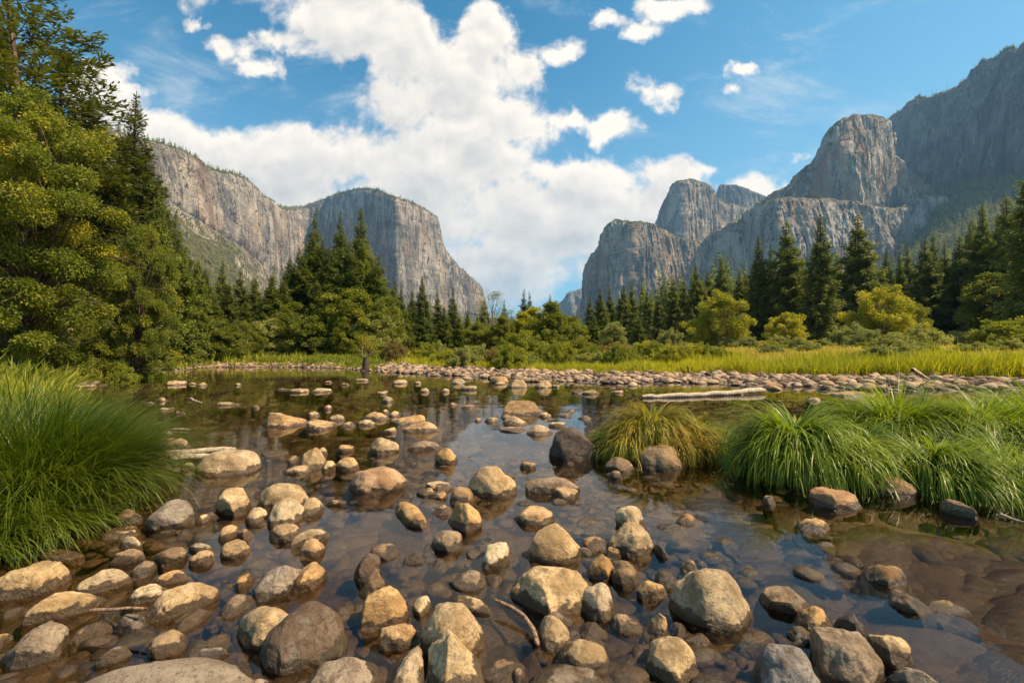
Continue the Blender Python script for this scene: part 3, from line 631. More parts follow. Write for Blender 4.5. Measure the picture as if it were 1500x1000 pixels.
TL = [(1200,400,'the tapering fir'),(1260,400,'the tallest fir'),(1155,400,'the broad layered fir'),(1300,455,'the round meadow tree'),
 (1060,470,'the wide yellow-green tree'),(765,505,'the pale willow'),(533,400,'the spired fir'),(458,400,'the left spire'),
 (663,460,'the lone slim fir'),(50,330,'the leaning oak'),(535,540,'the snag in the water'),(1444,400,'the very tall fir'),(1356,420,'the bushy fir'),
 (861,470,'the blue peak'),(926,450,'the squat rock tower'),(345,440,'the twin firs'),(250,400,'the dark slim fir'),(720,450,'the wispy cottonwood')]
CON_L = [  # px, top, D, key, width, label
 (30,-95,34,'pine2',330,'towering pine on the left bank cut off by the top of the photo'),
 (125,128,36,'pine3',170,None), (187,132,42,'pine3',150,'pointed pine standing against the white cloud at left'),
 (-60,-40,38,'pine2',300,None),(80,60,42,'pine3',170,None),
 (222,250,52,'pine3',110,None),(248,305,62,'fir3',62,'dark slim fir left of the scree slope'),(200,300,50,'fir2',100,None),
 (274,372,66,'yfir1',60,None),(300,392,66,'yfir2',66,None),(323,380,72,'fir3',44,'left one of the twin firs below the scree slope'),(348,386,72,'fir3',46,'right one of the twin firs below the scree slope'),
 (335,415,60,'yfir1',60,None),(372,404,72,'yfir2',60,None),(395,420,66,'yfir1',56,None),(235,360,48,'yfir2',80,None),(262,400,44,'yfir1',70,None),(310,430,52,'yfir2',70,None),(360,440,54,'yfir1',64,None),(385,455,50,'yfir2',52,None),
 (440,372,56,'yfir1',84,None),(480,362,54,'yfir2',92,None),(515,372,53,'yfir1',84,None),(550,385,54,'yfir2',84,None),(415,410,53,'yfir2',64,None),(465,410,51,'yfir1',70,None),(575,420,56,'yfir1',50,None),(232,275,34,'yfir2',80,None),(262,340,36,'yfir1',60,None),(288,378,40,'yfir2',60,None),(205,330,30,'yfir1',90,None),(500,330,58,'yfir2',80,None),(458,340,58,'yfir1',74,None),(530,350,55,'yfir2',90,None),(398,400,52,'yfir1',56,None),(425,375,56,'yfir2',66,None),(458,302,64,'fir3',56,'left spire of the fir clump by the river'),(492,308,66,'fir3',52,'middle spire of the fir clump by the river'),(533,303,62,'fir1',74,'spired fir rising in front of the great buttress'),(555,370,58,'fir2',70,None),(420,392,62,'yfir2',60,None),(440,360,60,'pine3',70,None),(475,350,58,'pine3',80,None),(512,350,56,'fir2',80,None),(412,440,52,'yfir1',56,None)]
CON_M = [(578,405,84,'fir1',36),(588,417,78,'fir3',34),(603,424,84,'yfir1',36),(622,403,76,'fir1',44),(641,422,82,'fir3',32),(663,420,80,'fir3',34),(686,450,82,'fir1',36),(711,437,84,'fir2',38),(738,438,84,'fir3',36),
 (766,422,115,'fir3',24),(779,426,115,'fir3',24),(805,430,92,'fir3',32),(861,430,112,'fir3',26),(881,417,100,'fir1',40),(897,418,112,'fir3',30),(913,416,106,'fir2',38),(926,411,112,'fir3',34),
 (948,420,104,'fir3',30),(965,430,110,'fir2',36),(987,405,104,'fir2',40),(1004,404,110,'fir3',38),(1021,384,104,'fir1',48),(1040,395,112,'fir2',46),(1053,376,104,'fir1',50),(1085,395,118,'fir2',50),
 (650,448,74,'yfir1',34),(618,452,72,'yfir2',40),(595,455,70,'yfir1',40),(672,462,72,'yfir2',34),(700,462,76,'yfir1',36),(870,462,86,'yfir1',30),(935,465,88,'yfir2',32),(1012,450,96,'yfir1',40),
 (1109,345,112,'fir1',52),(1129,357,120,'fir3',42),(1155,320,108,'fir2',78),(1200,313,100,'fir1',62),(1228,367,118,'fir2',52),(1245,350,122,'fir1',50),(1260,309,112,'fir2',84),(1295,392,128,'fir2',56),(1321,375,124,'fir1',52),(1340,385,130,'fir3',44),
 (1356,348,112,'fir2',84),(1385,378,128,'fir1',52),(1404,344,118,'fir2',62),(1418,328,126,'fir3',50),(1444,296,108,'fir1',66),(1480,285,102,'fir2',80),(1180,395,126,'fir2',50),(1275,385,130,'fir1',50),(1310,402,120,'fir2',56),(1432,370,112,'fir2',60),(1462,350,118,'fir1',56),
 (1300,362,134,'fir1',46),(1330,352,132,'fir3',40),(1372,340,134,'fir1',46),(1388,352,120,'fir3',40),(1424,318,132,'fir2',56),(1436,345,116,'fir3',42),(1466,312,124,'fir1',54),(1490,300,116,'fir2',60),(1345,402,118,'fir2',44),(1398,392,112,'fir1',44),(1452,388,108,'fir2',50),(1220,390,128,'fir3',40),(1178,372,130,'fir3',42),(1066,402,112,'fir3',38),(1032,402,108,'fir1',40),(1518,190,62,'fir2',86),(1580,120,60,'fir2',150),(1500,330,90,'fir1',80),(560,430,76,'yfir2',46),(1075,420,116,'fir1',50),(1095,400,122,'fir3',44),(1140,400,126,'fir1',48),(1370,400,120,'fir1',60)]
rr = random.Random(5)
NAMEC = {'fir1': 'dark fir', 'fir2': 'broad dark fir', 'fir3': 'slim dark fir', 'yfir1': 'bright green young fir', 'yfir2': 'bushy green young fir', 'pine1': 'pine', 'pine2': 'tall pine', 'pine3': 'dense pine'}
SPEC = {(663,420): 'lone slim fir standing in front of the great buttress', (1200,313): 'tapering fir rising behind the meadow right of centre', (1260,309): 'tallest pointed fir behind the round yellow-green tree', (1155,320): 'broad layered fir above the small yellow shrub',
 (1356,348): 'bushy fir with drooping boughs right of the round meadow tree', (1444,296): 'very tall fir near the right end of the treeline', (1518,190): 'dark near fir cut off by the right edge of the photo', (861,430): 'small fir standing in front of the blue peak'}
for (px, ty, D, key, wd, lab) in CON_L:
    lab = lab or relname('c', px, max(ty+60, 20), NAMEC[key]+' on the left bank', TL)
    place(key, 'conifer_tree', px, ty, D, wd, rr.random()*6.28, lab, 'conifer', 'conifers along the left bank')
for (px, ty, D, key, wd) in CON_M:
    lab = SPEC.get((px, ty)) or relname('c', px, ty+70, NAMEC[key], TL)
    place(key, 'conifer_tree', px, ty, D, wd*rr.uniform(.82, 1.12), rr.random()*6.28, lab, 'conifer', 'conifers of the treeline behind the meadow', lean=rr.uniform(-.035, .035))
# broadleaf trees and shrubs: px, top, D, key, width, name, label
BRO = [(430,440,50,'broad2',60,'tree',None),(486,428,50,'broad2',70,'tree',None),(525,420,50,'broad2',76,'tree',None),(565,432,52,'broad1',60,'tree',None),(455,462,48,'broad1',60,'tree',None),(505,468,48,'broad2',56,'tree',None),(415,455,49,'broad2',50,'tree',None),(545,455,50,'broad_w',64,'tree',None),
 (720,424,66,'wispy',64,'tree','wispy half-bare cottonwood in the gap left of centre'),(700,470,62,'broad1',60,'tree',None),(735,462,60,'broad2',70,'tree',None),(765,455,64,'broad_y',60,'tree',None),(806,440,56,'broad2',66,'tree','upright green tree just right of the pale willow'),(838,462,66,'broad1',54,'tree',None),(780,448,70,'broad_y',60,'tree',None),
 (765,482,42,'wil_g',80,'shrub','pale green willow bush on the bank behind the gravel bar, at centre'),(660,508,40,'wil_g',54,'shrub',None),(690,506,42,'wil1',50,'shrub',None),(728,510,40,'wil1',46,'shrub',None),(640,515,44,'wil_g',44,'shrub',None),
 (815,500,44,'wil_g',40,'shrub',None),(850,512,46,'wil_d',60,'shrub',None),(885,504,46,'wil_r',62,'shrub',None),(905,500,56,'wil_r',70,'shrub',None),(915,512,40,'wil_r',50,'shrub',None),(945,500,48,'wil2',64,'shrub',None),(975,505,42,'wil1',60,'shrub',None),(1010,500,44,'wil2',66,'shrub',None),(1040,506,40,'wil1',56,'shrub',None),(900,470,74,'broad_w',50,'tree',None),(980,478,80,'wil2',40,'shrub',None),
 (1060,424,66,'yel1',104,'tree','wide yellow-green tree with a ragged dome crown right of centre'),(1155,456,72,'yel2',70,'tree','small yellow-green tree below the broad fir'),(1290,418,76,'yel1',108,'tree','round yellow-green tree standing on the meadow at right'),(1340,438,80,'yel_b',70,'tree','darker green shoulder of foliage right of the round meadow tree'),
 (1250,470,58,'wil2',62,'shrub',None),(1270,478,52,'wil1',50,'shrub',None),(1140,488,52,'wil1',40,'shrub',None),(1170,492,50,'wil2',44,'shrub',None),(1310,485,46,'wil1',60,'shrub',None),(1352,474,54,'wil2',62,'shrub',None),(1335,490,48,'wil_g',44,'shrub',None),(1415,480,60,'wil2',90,'shrub',None),(1480,462,56,'wil_g',110,'shrub','wide green bush on the meadow near the right edge'),(1460,396,98,'broad1',100,'tree','spreading dark green tree in front of the firs at the right edge'),
 (1260,512,33,'wil_g',26,'shrub',None),(20,505,19,'wil_g',70,'shrub',None),(95,500,20,'wil_d',80,'shrub',None),(150,490,22,'broad1',90,'tree',None),(205,500,25,'broad1',80,'tree',None),(245,505,32,'broad_y',70,'tree',None),(240,450,36,'broad2',70,'tree',None),(196,420,30,'broad2',90,'tree',None),(285,500,40,'broad2',60,'tree',None),(330,480,44,'broad_y',60,'tree',None),(370,490,46,'broad2',50,'tree',None),(300,470,46,'broad1',60,'tree',None),(225,535,24,'wil_g',40,'shrub',None),(180,530,20.5,'wil_g',44,'shrub',None),(350,510,46,'wil_g',50,'shrub',None),
 (537,482,41.5,'small',46,'tree','small crooked tree on the bank beside the snag')]
BRO += [(1290,503,29,'wil1',60,'shrub',None),(1330,497,31,'wil2',52,'shrub',None),(1362,503,33,'wil_g',46,'shrub',None),(1250,512,27,'wil_r',28,'shrub',None),(1425,499,36,'wil2',70,'shrub',None),(1485,494,38,'wil1',84,'shrub',None),(1130,502,40,'wil1',36,'shrub',None),(1185,500,44,'wil2',40,'shrub',None)]
rs = random.Random(21)
for k in range(46):
    px = 560+k*11+rs.uniform(-8, 8); BRO.append((px, rs.uniform(496, 518), rs.uniform(36, 46) if px < 650 else rs.uniform(29, 38), rs.choice(['wil_g', 'wil1', 'wil2', 'wil_g', 'wil_r', 'wil_y']), rs.uniform(30, 56), 'shrub', None))
for k in range(16):
    BRO.append((1070+k*27+rs.uniform(-8, 8), rs.uniform(486, 504), rs.uniform(48, 74), rs.choice(['wil_g', 'wil1', 'wil2']), rs.uniform(26, 50), 'shrub', None))
for k in range(20):
    BRO.append((70+k*17+rs.uniform(-8, 8), rs.uniform(430, 490) if k < 8 else rs.uniform(440, 485), 23+k*1.3+rs.uniform(-1, 1), rs.choice(['broad1', 'broad2', 'broad_w', 'yel_b']), rs.uniform(50, 76), 'tree', None))
for k in range(14):
    BRO.append((300+k*18+rs.uniform(-8, 8), rs.uniform(506, 520), rs.uniform(46, 52), rs.choice(['wil_g', 'wil_d', 'wil_d']), rs.uniform(26, 44), 'shrub', None))
NB = {'broad1': 'dark green broadleaf tree', 'broad2': 'tall green broadleaf tree', 'broad_y': 'yellow-green broadleaf tree', 'broad_w': 'grey-green broadleaf tree', 'wil1': 'grey-green willow bush', 'wil2': 'low spreading willow bush', 'wil_g': 'fresh green bush', 'wil_d': 'dark green bush', 'wil_y': 'yellow-green bush', 'wil_r': 'rust-tinged bush', 'yel1': 'yellow tree', 'yel2': 'yellow tree', 'yel_b': 'green tree'}
for (px, ty, D, key, wd, nm, lab) in BRO:
    lab = lab or relname('b', px, ty+25, NB[key], TL)
    tree = nm == 'tree'
    place(key, 'broadleaf_tree' if tree else 'shrub', px, ty, D, wd, rr.random()*6.28, lab, 'tree' if tree else 'bush', 'broadleaf trees along the river' if tree else 'bushes along the river banks')

# the big oak of the left bank, close and leaning over the water
def big_oak(seed, H, Wd, ncl, lpc, leaf, lean):
    return broad(seed, H, Wd, .10, ncl, lpc, leaf, 2, .34, .25, .068, 90, lean, .7)
proto('oak1', big_oak(31, 15.0, 11.5, 150, 900, .14, (2.6, -1.2)), 'oak', 'bark')
proto('oak2', big_oak(32, 12.0, 10.5, 115, 850, .14, (1.4, -.6)), 'oak', 'bark')
for (key, x, y, s, rz, lab) in (('oak1', -20.2, 18.2, .72, 0, 'big golden-green oak leaning over the river from the left bank'), ('oak2', -18.9, 22.5, (.42, .42, .66), .6, 'golden-green oak just right of the big leaning oak'), ('oak2', -25.5, 20, .80, 2.2, 'oak at the left edge behind the big leaning oak')):
    a, b, Hp, Wp = PROTO[key]; e = empty('oak_tree', (x, y, gz1(x, y)-.15)); e.rotation_euler = (0, 0, rz); e.scale = s if isinstance(s, tuple) else (s, s, s)
    for q in (a, b):
        c = q if q.as_pointer() not in USED else q.copy(); USED[q.as_pointer()] = 1; col.objects.link(c); c.parent = e
    tag(e, lab, 'tree', 'oaks on the left bank')

# far forest on the talus slopes and ledges: countless, one object
def far_forest(name, surf, n, seed, hmin, hmax, tmin, tmax, label, dens=0.0, mat='fir'):
    r = np.random.RandomState(seed); ns_, nt_, _ = surf.shape; acc = []
    i = r.randint(1, ns_-2, n*3); j = (r.uniform(tmin, tmax, n*3)*(nt_-2)).astype(int)
    fi, fj = r.rand(n*3)[:, None], r.rand(n*3)[:, None]
    B = surf[i, j]*(1-fi)*(1-fj)+surf[i+1, j]*fi*(1-fj)+surf[i, j+1]*(1-fi)*fj+surf[i+1, j+1]*fi*fj
    k = (fbm(B/120, 3, seed) > dens) & (B[:, 1] > 300); B = B[k][:n]; n = len(B)
    k2 = 34; a = r.rand(n, k2)*6.28; tq = r.rand(n, k2)**.8; H = r.uniform(hmin, hmax, n)[:, None]
    rad = H*.16*(1-tq)+.4; D = np.stack([np.cos(a), np.sin(a), -.35+0*a], -1).reshape(-1, 3)
    P = np.stack([B[:, 0:1]+0*a, B[:, 1:2]+0*a, B[:, 2:3]+H*(.08+.92*tq)], -1).reshape(-1, 3)
    N = r.normal(0, 1, (n*k2, 3))
    V, Q = leaves(P, D, N, (rad*1.3).ravel(), (rad*1.0).ravel())
    o = mesh_np(name, V, Q, M[mat], False, np.repeat(r.rand(n), k2)*.6+.2); tag(o, label, 'forest', kind='stuff')
far_forest('far_forest', TAL['left'], 2600, 1, 12, 26, .04, .25, 'scattered dark conifers dotting the talus slope under the left cliff', -.15, 'far_pine')
far_forest('far_forest', TAL['right'], 5200, 2, 26, 52, .02, .26, 'dark conifers covering the slope below the shaded wall', -.5, 'far_pine')
far_forest('rim_forest', TAL['left'], 1300, 3, 12, 24, .79, .83, 'tiny trees along the rim of the left cliffs', -.3)
far_forest('rim_forest', TAL['right'], 900, 4, 12, 24, .79, .85, 'tiny trees along the rim of the shaded wall', -.3)
r = np.random.RandomState(6)   # dark woods filling the valley floor behind the treeline
def woods(name, x0, x1, y0, y1, n, hmin, hmax, label, seed):
    r = np.random.RandomState(seed); X = r.uniform(x0, x1, n); Y = r.uniform(y0, y1, n); k2 = 240
    ok = np.ones(n, bool); X, Y = X[ok], Y[ok]; G = gz(X, Y); H = r.uniform(hmin, hmax, n)[:, None]
    a = r.rand(n, k2)*6.28; tq = r.rand(n, k2)**.85; rad = H*.13*(1-tq)+.15
    P = np.stack([X[:, None]+0*a, Y[:, None]+0*a, G[:, None]+H*(.05+.95*tq)], -1).reshape(-1, 3); P += r.normal(0, .12, P.shape)
    D = np.stack([np.cos(a), np.sin(a), -.3+0*a], -1).reshape(-1, 3); N = np.stack([0*a, 0*a, .7+0*a], -1).reshape(-1, 3)+r.normal(0, .7, (n*k2, 3))
    V, Q = leaves(P, D, N, rad.ravel()*1.15, rad.ravel()*.6)
    tag(mesh_np(name, V, Q, M['fir'], False, r.rand(n*k2)*.7), label, 'forest', kind='stuff')
woods('deep_woods', 60, 420, 140, 330, 1000, 22, 34, 'deep dark woods behind the right-hand treeline', 7)
woods('deep_woods', -60, 60, 110, 330, 420, 7, 11, 'low dark woods behind the treeline in the gap', 8)
woods('deep_woods', -260, -30, 70, 330, 520, 10, 17, 'dark woods behind the left bank trees', 9)

# dead trunks on the skyline of the shaded wall
for i, (px, y0, y1) in enumerate(((1365, 141, 131), (1372, 140, 130), (1387, 137, 121), (1391, 137, 125), (1394, 135, 128), (1410, 128, 118))):
    D = 2030-(px-1365)*2.5; a = at(px, y1, D); b = at(px, y0+6, D)
    V, Q = tube([b-[0, 0, 12], b, (a+b)/2+[.6, 0, 0], a], [1.1, .9, .7, .25], 6); o = mesh_np('dead_trunk', V-b, Q, M['bark'], True); o.location = b
    tag(o, 'bare dead trunk standing on the skyline of the shaded right-hand wall', 'dead tree', 'dead trunks on the right skyline')

# ------------------------------------------------------------ grasses
def blades(cx, cy, cz, n, R0, L, seed, width=.006, out=1.0, stiff=.5, segs=6, ell=(1, 1), dirbias=(0, 0), lvar=.35, mound=0.0):
    """a tussock: blades rise from a crown and arch outwards; returns verts, quads, attr"""
    r = np.random.RandomState(seed); nl = max(6, n//11); li = r.randint(0, nl, n)
    a = (r.rand(nl)*6.283)[li]+r.normal(0, .10, n); q = np.clip((r.rand(nl)**.55)[li]+r.normal(0, .07, n), .01, 1.1)
    bx = np.cos(a)*q*R0*ell[0]; by = np.sin(a)*q*R0*ell[1]
    hd = np.stack([np.cos(a)*ell[0]+dirbias[0]+r.normal(0, .40, nl)[li]+r.normal(0, .16, n), np.sin(a)*ell[1]+dirbias[1]+r.normal(0, .40, nl)[li]+r.normal(0, .16, n)], 1); hd /= np.linalg.norm(hd, axis=1)[:, None]
    l = L*r.uniform(1-lvar, 1+lvar*.5, nl)[li]*r.uniform(.7, 1.12, n)*(1-.15*q); sp = out*(.22+.9*q)*r.uniform(.6, 1.4, nl)[li]
    bend = (1.5+1.1*q)*r.uniform(.40, 1.5, nl)[li]*r.uniform(.85, 1.15, n)*(1-stiff)*2
    bend = np.where(r.rand(n) < .10, bend*r.uniform(1.4, 2.4, n), bend)
    t = np.linspace(0, 1, segs+1)[None]; ang0 = 1.45-np.clip(sp, 0, 1.25)[:, None]*.55; ang = ang0-bend[:, None]*t**1.25
    ang = np.maximum(ang, -1.35)
    ds = l[:, None]/segs; hx = np.cumsum(np.cos(ang)*ds, 1)-np.cos(ang[:, :1])*ds; hz = np.cumsum(np.sin(ang)*ds, 1)-np.sin(ang[:, :1])*ds
    wob = r.normal(0, .05, n)[:, None]*t**2*l[:, None]
    X = cx+bx[:, None]+hd[:, 0:1]*hx-hd[:, 1:2]*wob; Y = cy+by[:, None]+hd[:, 1:2]*hx+hd[:, 0:1]*wob; Z = cz+hz+mound*(1-q[:, None]**2)
    Z = np.maximum(Z, -0.03+0*Z)
    pa = r.rand(n)*6.283; sx = (np.cos(pa)*.6-hd[:, 1]); sy = (np.sin(pa)*.6+hd[:, 0]); nn = np.hypot(sx, sy)+1e-6
    wd = width*r.uniform(.6, 1.4, n)[:, None]*(1-t**2.2*.93)
    ox = (sx/nn)[:, None]*wd*.5; oy = (sy/nn)[:, None]*wd*.5
    V = np.stack([np.stack([X-ox, Y-oy, Z], -1), np.stack([X+ox, Y+oy, Z], -1)], 2).reshape(-1, 3)
    m_ = 2*(segs+1); k = np.arange(segs)*2
    Q = (np.arange(n)[:, None, None]*m_+np.stack([k, k+1, k+3, k+2], 1)[None]).reshape(-1, 4)
    A = np.repeat(np.clip(r.rand(nl)[li]*.6+.4*r.rand(n), 0, 1), segs)
    return V, Q, A
def tussock(parts, mat, label, name='sedge_tussock'):
    ac = Acc(); c0 = parts[0]
    for p_ in parts: ac.add(*blades(*p_[:8], **(p_[8] if len(p_) > 8 else {})))
    V, Q, A = ac.out(); b = np.array([c0[0], c0[1], 0]); o = mesh_np(name, V-b, Q, M[mat], False, A); o.location = b
    return tag(o, label, 'grass tussock', 'sedge tussocks in and beside the river')
def bl(x, y, z, n, R0, L, seed, w_=.006, **k): return (x, y, z, n, R0, L, seed, w_, k)
tussock([bl(-4.55, 4.35, .1, 9500, .62, 1.24, 1, .0085, stiff=.76, out=.85, ell=(1.0, .9)), bl(-5.3, 4.5, .1, 6000, .7, 1.35, 2, .009, stiff=.78), bl(-3.95, 3.7, .02, 2200, .32, .78, 3, .007, stiff=.64, out=.95), bl(-4.2, 3.3, .02, 2600, .4, .80, 4, .007, stiff=.62, out=1.0), bl(-6.0, 5.6, .1, 4500, .8, 1.3, 5, .010, stiff=.75)],
 'sedge_dark', 'huge deep green sedge clump filling the left edge of the photo')
tussock([bl(2.02, 6.62, .12, 4600, .70, .58, 11, .012, stiff=.06, out=1.15, ell=(1.2, .8), mound=.36), bl(2.6, 6.65, .05, 1500, .35, .60, 12, .012, stiff=.15, out=1.2, mound=.22)], 'sedge_dry', 'golden-brown drooping sedge mound beside the dark boulder at centre right')
tussock([bl(2.84, 6.8, .05, 1700, .36, .60, 15, .011, stiff=.24, out=1.15, mound=.15), bl(1.55, 6.5, .05, 700, .25, .55, 16, .010, stiff=.2, out=1.1, mound=.15)], 'sedge', 'green fringe of sedge round the golden mound')
tussock([bl(3.42, 5.55, .12, 3300, .40, 1.0, 21, .013, stiff=.17, out=1.1, mound=.34), bl(4.0, 5.35, .08, 1900, .32, .86, 22, .013, stiff=.17, out=1.15, mound=.2)], 'sedge', 'bright green drooping sedge tussock left in the group at the right')
tussock([bl(4.75, 5.1, .08, 2600, .40, .92, 31, .013, stiff=.20, out=1.2, mound=.16, dirbias=(.4, -.5)), bl(5.45, 4.85, .05, 2300, .45, .92, 32, .013, stiff=.22, out=1.2, mound=.1, dirbias=(.45, -.4))], 'sedge', 'green sedge tussock combed down to the right, at the right edge')
tussock([bl(6.35, 7.5, .2, 4200, .6, 1.15, 41, .013, stiff=.50, out=1.0, ell=(1.1, .8)), bl(7.5, 7.3, .2, 4600, .75, 1.12, 42, .013, stiff=.45), bl(8.8, 7.6, .2, 3800, .8, 1.15, 43, .014, stiff=.5)], 'sedge', 'tall green sedge bank behind the drooping tussocks at the right')

def grass_field(name, pts, hmin, hmax, width, mat, seed, label, bladesper=5, tilt=.35):
    r = np.random.RandomState(seed); n = len(pts); k = bladesper; X = np.repeat(pts[:, 0], k)+r.normal(0, .09, n*k); Y = np.repeat(pts[:, 1], k)+r.normal(0, .09, n*k)
    nz_ = fbm(np.stack([pts[:, 0]*.45, pts[:, 1]*.25, 0*pts[:, 0]], 1), 4, seed+20, .6); H0 = r.uniform(hmin, hmax, n)*np.clip(1+1.7*nz_, .25, 1.9)
    Z = np.repeat(gz(pts[:, 0], pts[:, 1]), k)-.02; H = np.repeat(H0, k)*r.uniform(.6, 1.1, n*k); a = r.rand(n*k)*6.28
    D = np.stack([r.normal(0, tilt, n*k), r.normal(0, tilt, n*k), np.ones(n*k)], 1); N = np.stack([np.cos(a), np.sin(a), 0*a], 1)
    V, Q = leaves(np.stack([X, Y, Z], 1), D, N, H, width*np.maximum(1, np.hypot(X, Y)/30))
    tag(mesh_np(name, V, Q, M[mat], False, np.repeat(r.rand(n), k)*.6+r.rand(n*k)*.4), label, 'grass', kind='stuff')
def pick(n, x0, x1, y0, y1, seed, dmin, dmax, cond=None):
    r = np.random.RandomState(seed); y = y0*(y1/y0)**r.rand(n); x = r.uniform(x0, x1, n)*y
    d = sdist(x, y); k = (d > dmin) & (d < dmax)
    if cond is not None: k &= cond(x, y)
    return np.stack([x[k], y[k]], 1)
grass_field('sedge_strip', pick(30000, .38, 1.35, 20, 60, 1, 4.2, 10.5), .40, 1.05, .035, 'meadow', 1, 'bright yellow-green strip of tall grass above the gravel bar at the right')
grass_field('sedge_strip', pick(26000, -.5, .42, 25, 70, 2, 3.9, 9), .25, .6, .035, 'meadow', 2, 'bright green grass edging the far bank at centre')
grass_field('meadow_grass', pick(60000, -.45, 1.4, 30, 170, 3, 10, 300), .2, .55, .04, 'gold', 3, 'golden dry meadow grass stretching back to the trees', 3)
left = lambda x, y: (x < -3) & (y < 60) & (x < -.30*y)
grass_field('bank_undergrowth', pick(26000, -1.7, -.3, 8, 60, 4, .1, 14, left), .25, .8, .07, 'under', 4, 'low leafy undergrowth along the left bank', 5, .7)
grass_field('bank_undergrowth', pick(9000, -.55, -.28, 36, 60, 5, 1.0, 10), .2, .6, .06, 'under', 5, 'low green plants along the bank below the riverside clump', 5, .6)

# ------------------------------------------------------------ rocks
COLS = {'T': (.53, .385, .215), 'B': (.33, .225, .13), 'G': (.30, .245, .19), 'D': (.15, .115, .09), 'O': (.57, .365, .17), 'P': (.64, .495, .295), 'R': (.49, .315, .19)}
CN = {'T': 'tan', 'B': 'brown', 'G': 'grey', 'D': 'dark', 'O': 'orange-tan', 'P': 'pale', 'R': 'reddish-tan'}
SN = {'r': 'rounded', 'a': 'angular', 'f': 'flat', 'p': 'pointed', 'e': 'long', 's': 'half-sunk'}
def rock_shape(kind, seed, sub):
    V, Fc = ICO[sub]; V = V.copy(); r = np.random.RandomState(seed)
    nP, lo, hi, k = {'r': (7, .80, .97, .75), 'a': (13, .64, .90, .86), 'f': (9, .66, .92, .88), 'p': (13, .58, .85, .92), 'e': (8, .74, .94, .85), 's': (7, .70, .95, .8)}[kind]
    V += .10*fbm(V*1.1+seed*3.3, 2, 1)[:, None]*V*2
    for _ in range(nP):
        n = r.normal(size=3); n /= np.linalg.norm(n); d = r.uniform(lo, hi); e = np.maximum(V@n-d, 0); V -= (e*k)[:, None]*n
    if kind == 'p': V[:, :2] *= (1-.62*np.clip(V[:, 2:3]+.1, 0, 1)); V[:, 0] += .25*r.choice([-1, 1])*np.clip(V[:, 2], 0, 1)
    if kind == 'f': V[:, 2] = np.minimum(V[:, 2], .62+.08*V[:, 0]*r.normal())
    nrm = V/np.linalg.norm(V, axis=1)[:, None]
    amp = .075 if kind in 'ref' else .095
    V += nrm*(amp*fbm(V*1.8+seed, 4, seed % 7, .5)+.034*fbm(V*5+seed, 4, 3, .6))[:, None]
    V -= (V.max(0)+V.min(0))/2; V /= (V.max(0)-V.min(0))/2
    return V, Fc
def fit_rock(bb, kind, seed, yaw, ratio, sub, sink):
    x0, y0, x1, y1 = bb; U, Fc = rock_shape(kind, seed, sub)
    c, s_ = math.cos(yaw), math.sin(yaw)
    D = F*CAMH/max(y1-512, 3); wv = (x1-x0)/F*D; X = ((x0+x1)/2-750)/F*D; Yc = D+wv*.4
    sx, k, sz = wv/2, ratio, wv*.3; off = sink
    for it in range(22):
        P = U*np.array([sx, sx*k, sz]); P = np.stack([P[:, 0]*c-P[:, 1]*s_+X, P[:, 0]*s_+P[:, 1]*c+Yc, P[:, 2]+sz*off], 1)
        e = P[P[:, 2] > 0]; px, py = proj(e)
        w_ = px.max()-px.min(); sx *= ((x1-x0)/w_)**.8
        X += ((x0+x1)/2-(px.max()+px.min())/2)/F*Yc*.9
        eb = y1-py.max(); Yc -= np.clip(eb*Yc*Yc/(F*CAMH), -1.2*wv, 1.2*wv)*.7
        et = py.min()-y0; sz += et/F*Yc*.7
        lo, hi = .20*sx, 1.5*sx
        if sz < lo: sz = lo; k = max(.3, k*.93)
        if sz > hi: sz = hi; k = min(1.5, k*1.07)
    P = U*np.array([sx, sx*k, sz]); P = np.stack([P[:, 0]*c-P[:, 1]*s_, P[:, 0]*s_+P[:, 1]*c, P[:, 2]+sz*off], 1)
    bed = gz1(X, Yc); lowz = P[:, 2].min()
    if lowz > bed-.02: neg = P[:, 2] < 0; P[neg, 2] *= (bed-.03)/min(lowz, -1e-3); P[neg, :2] *= (1+.25*np.clip(-P[neg, 2:3]/max(.1, -bed), 0, 1))
    return P, Fc, (X, Yc)
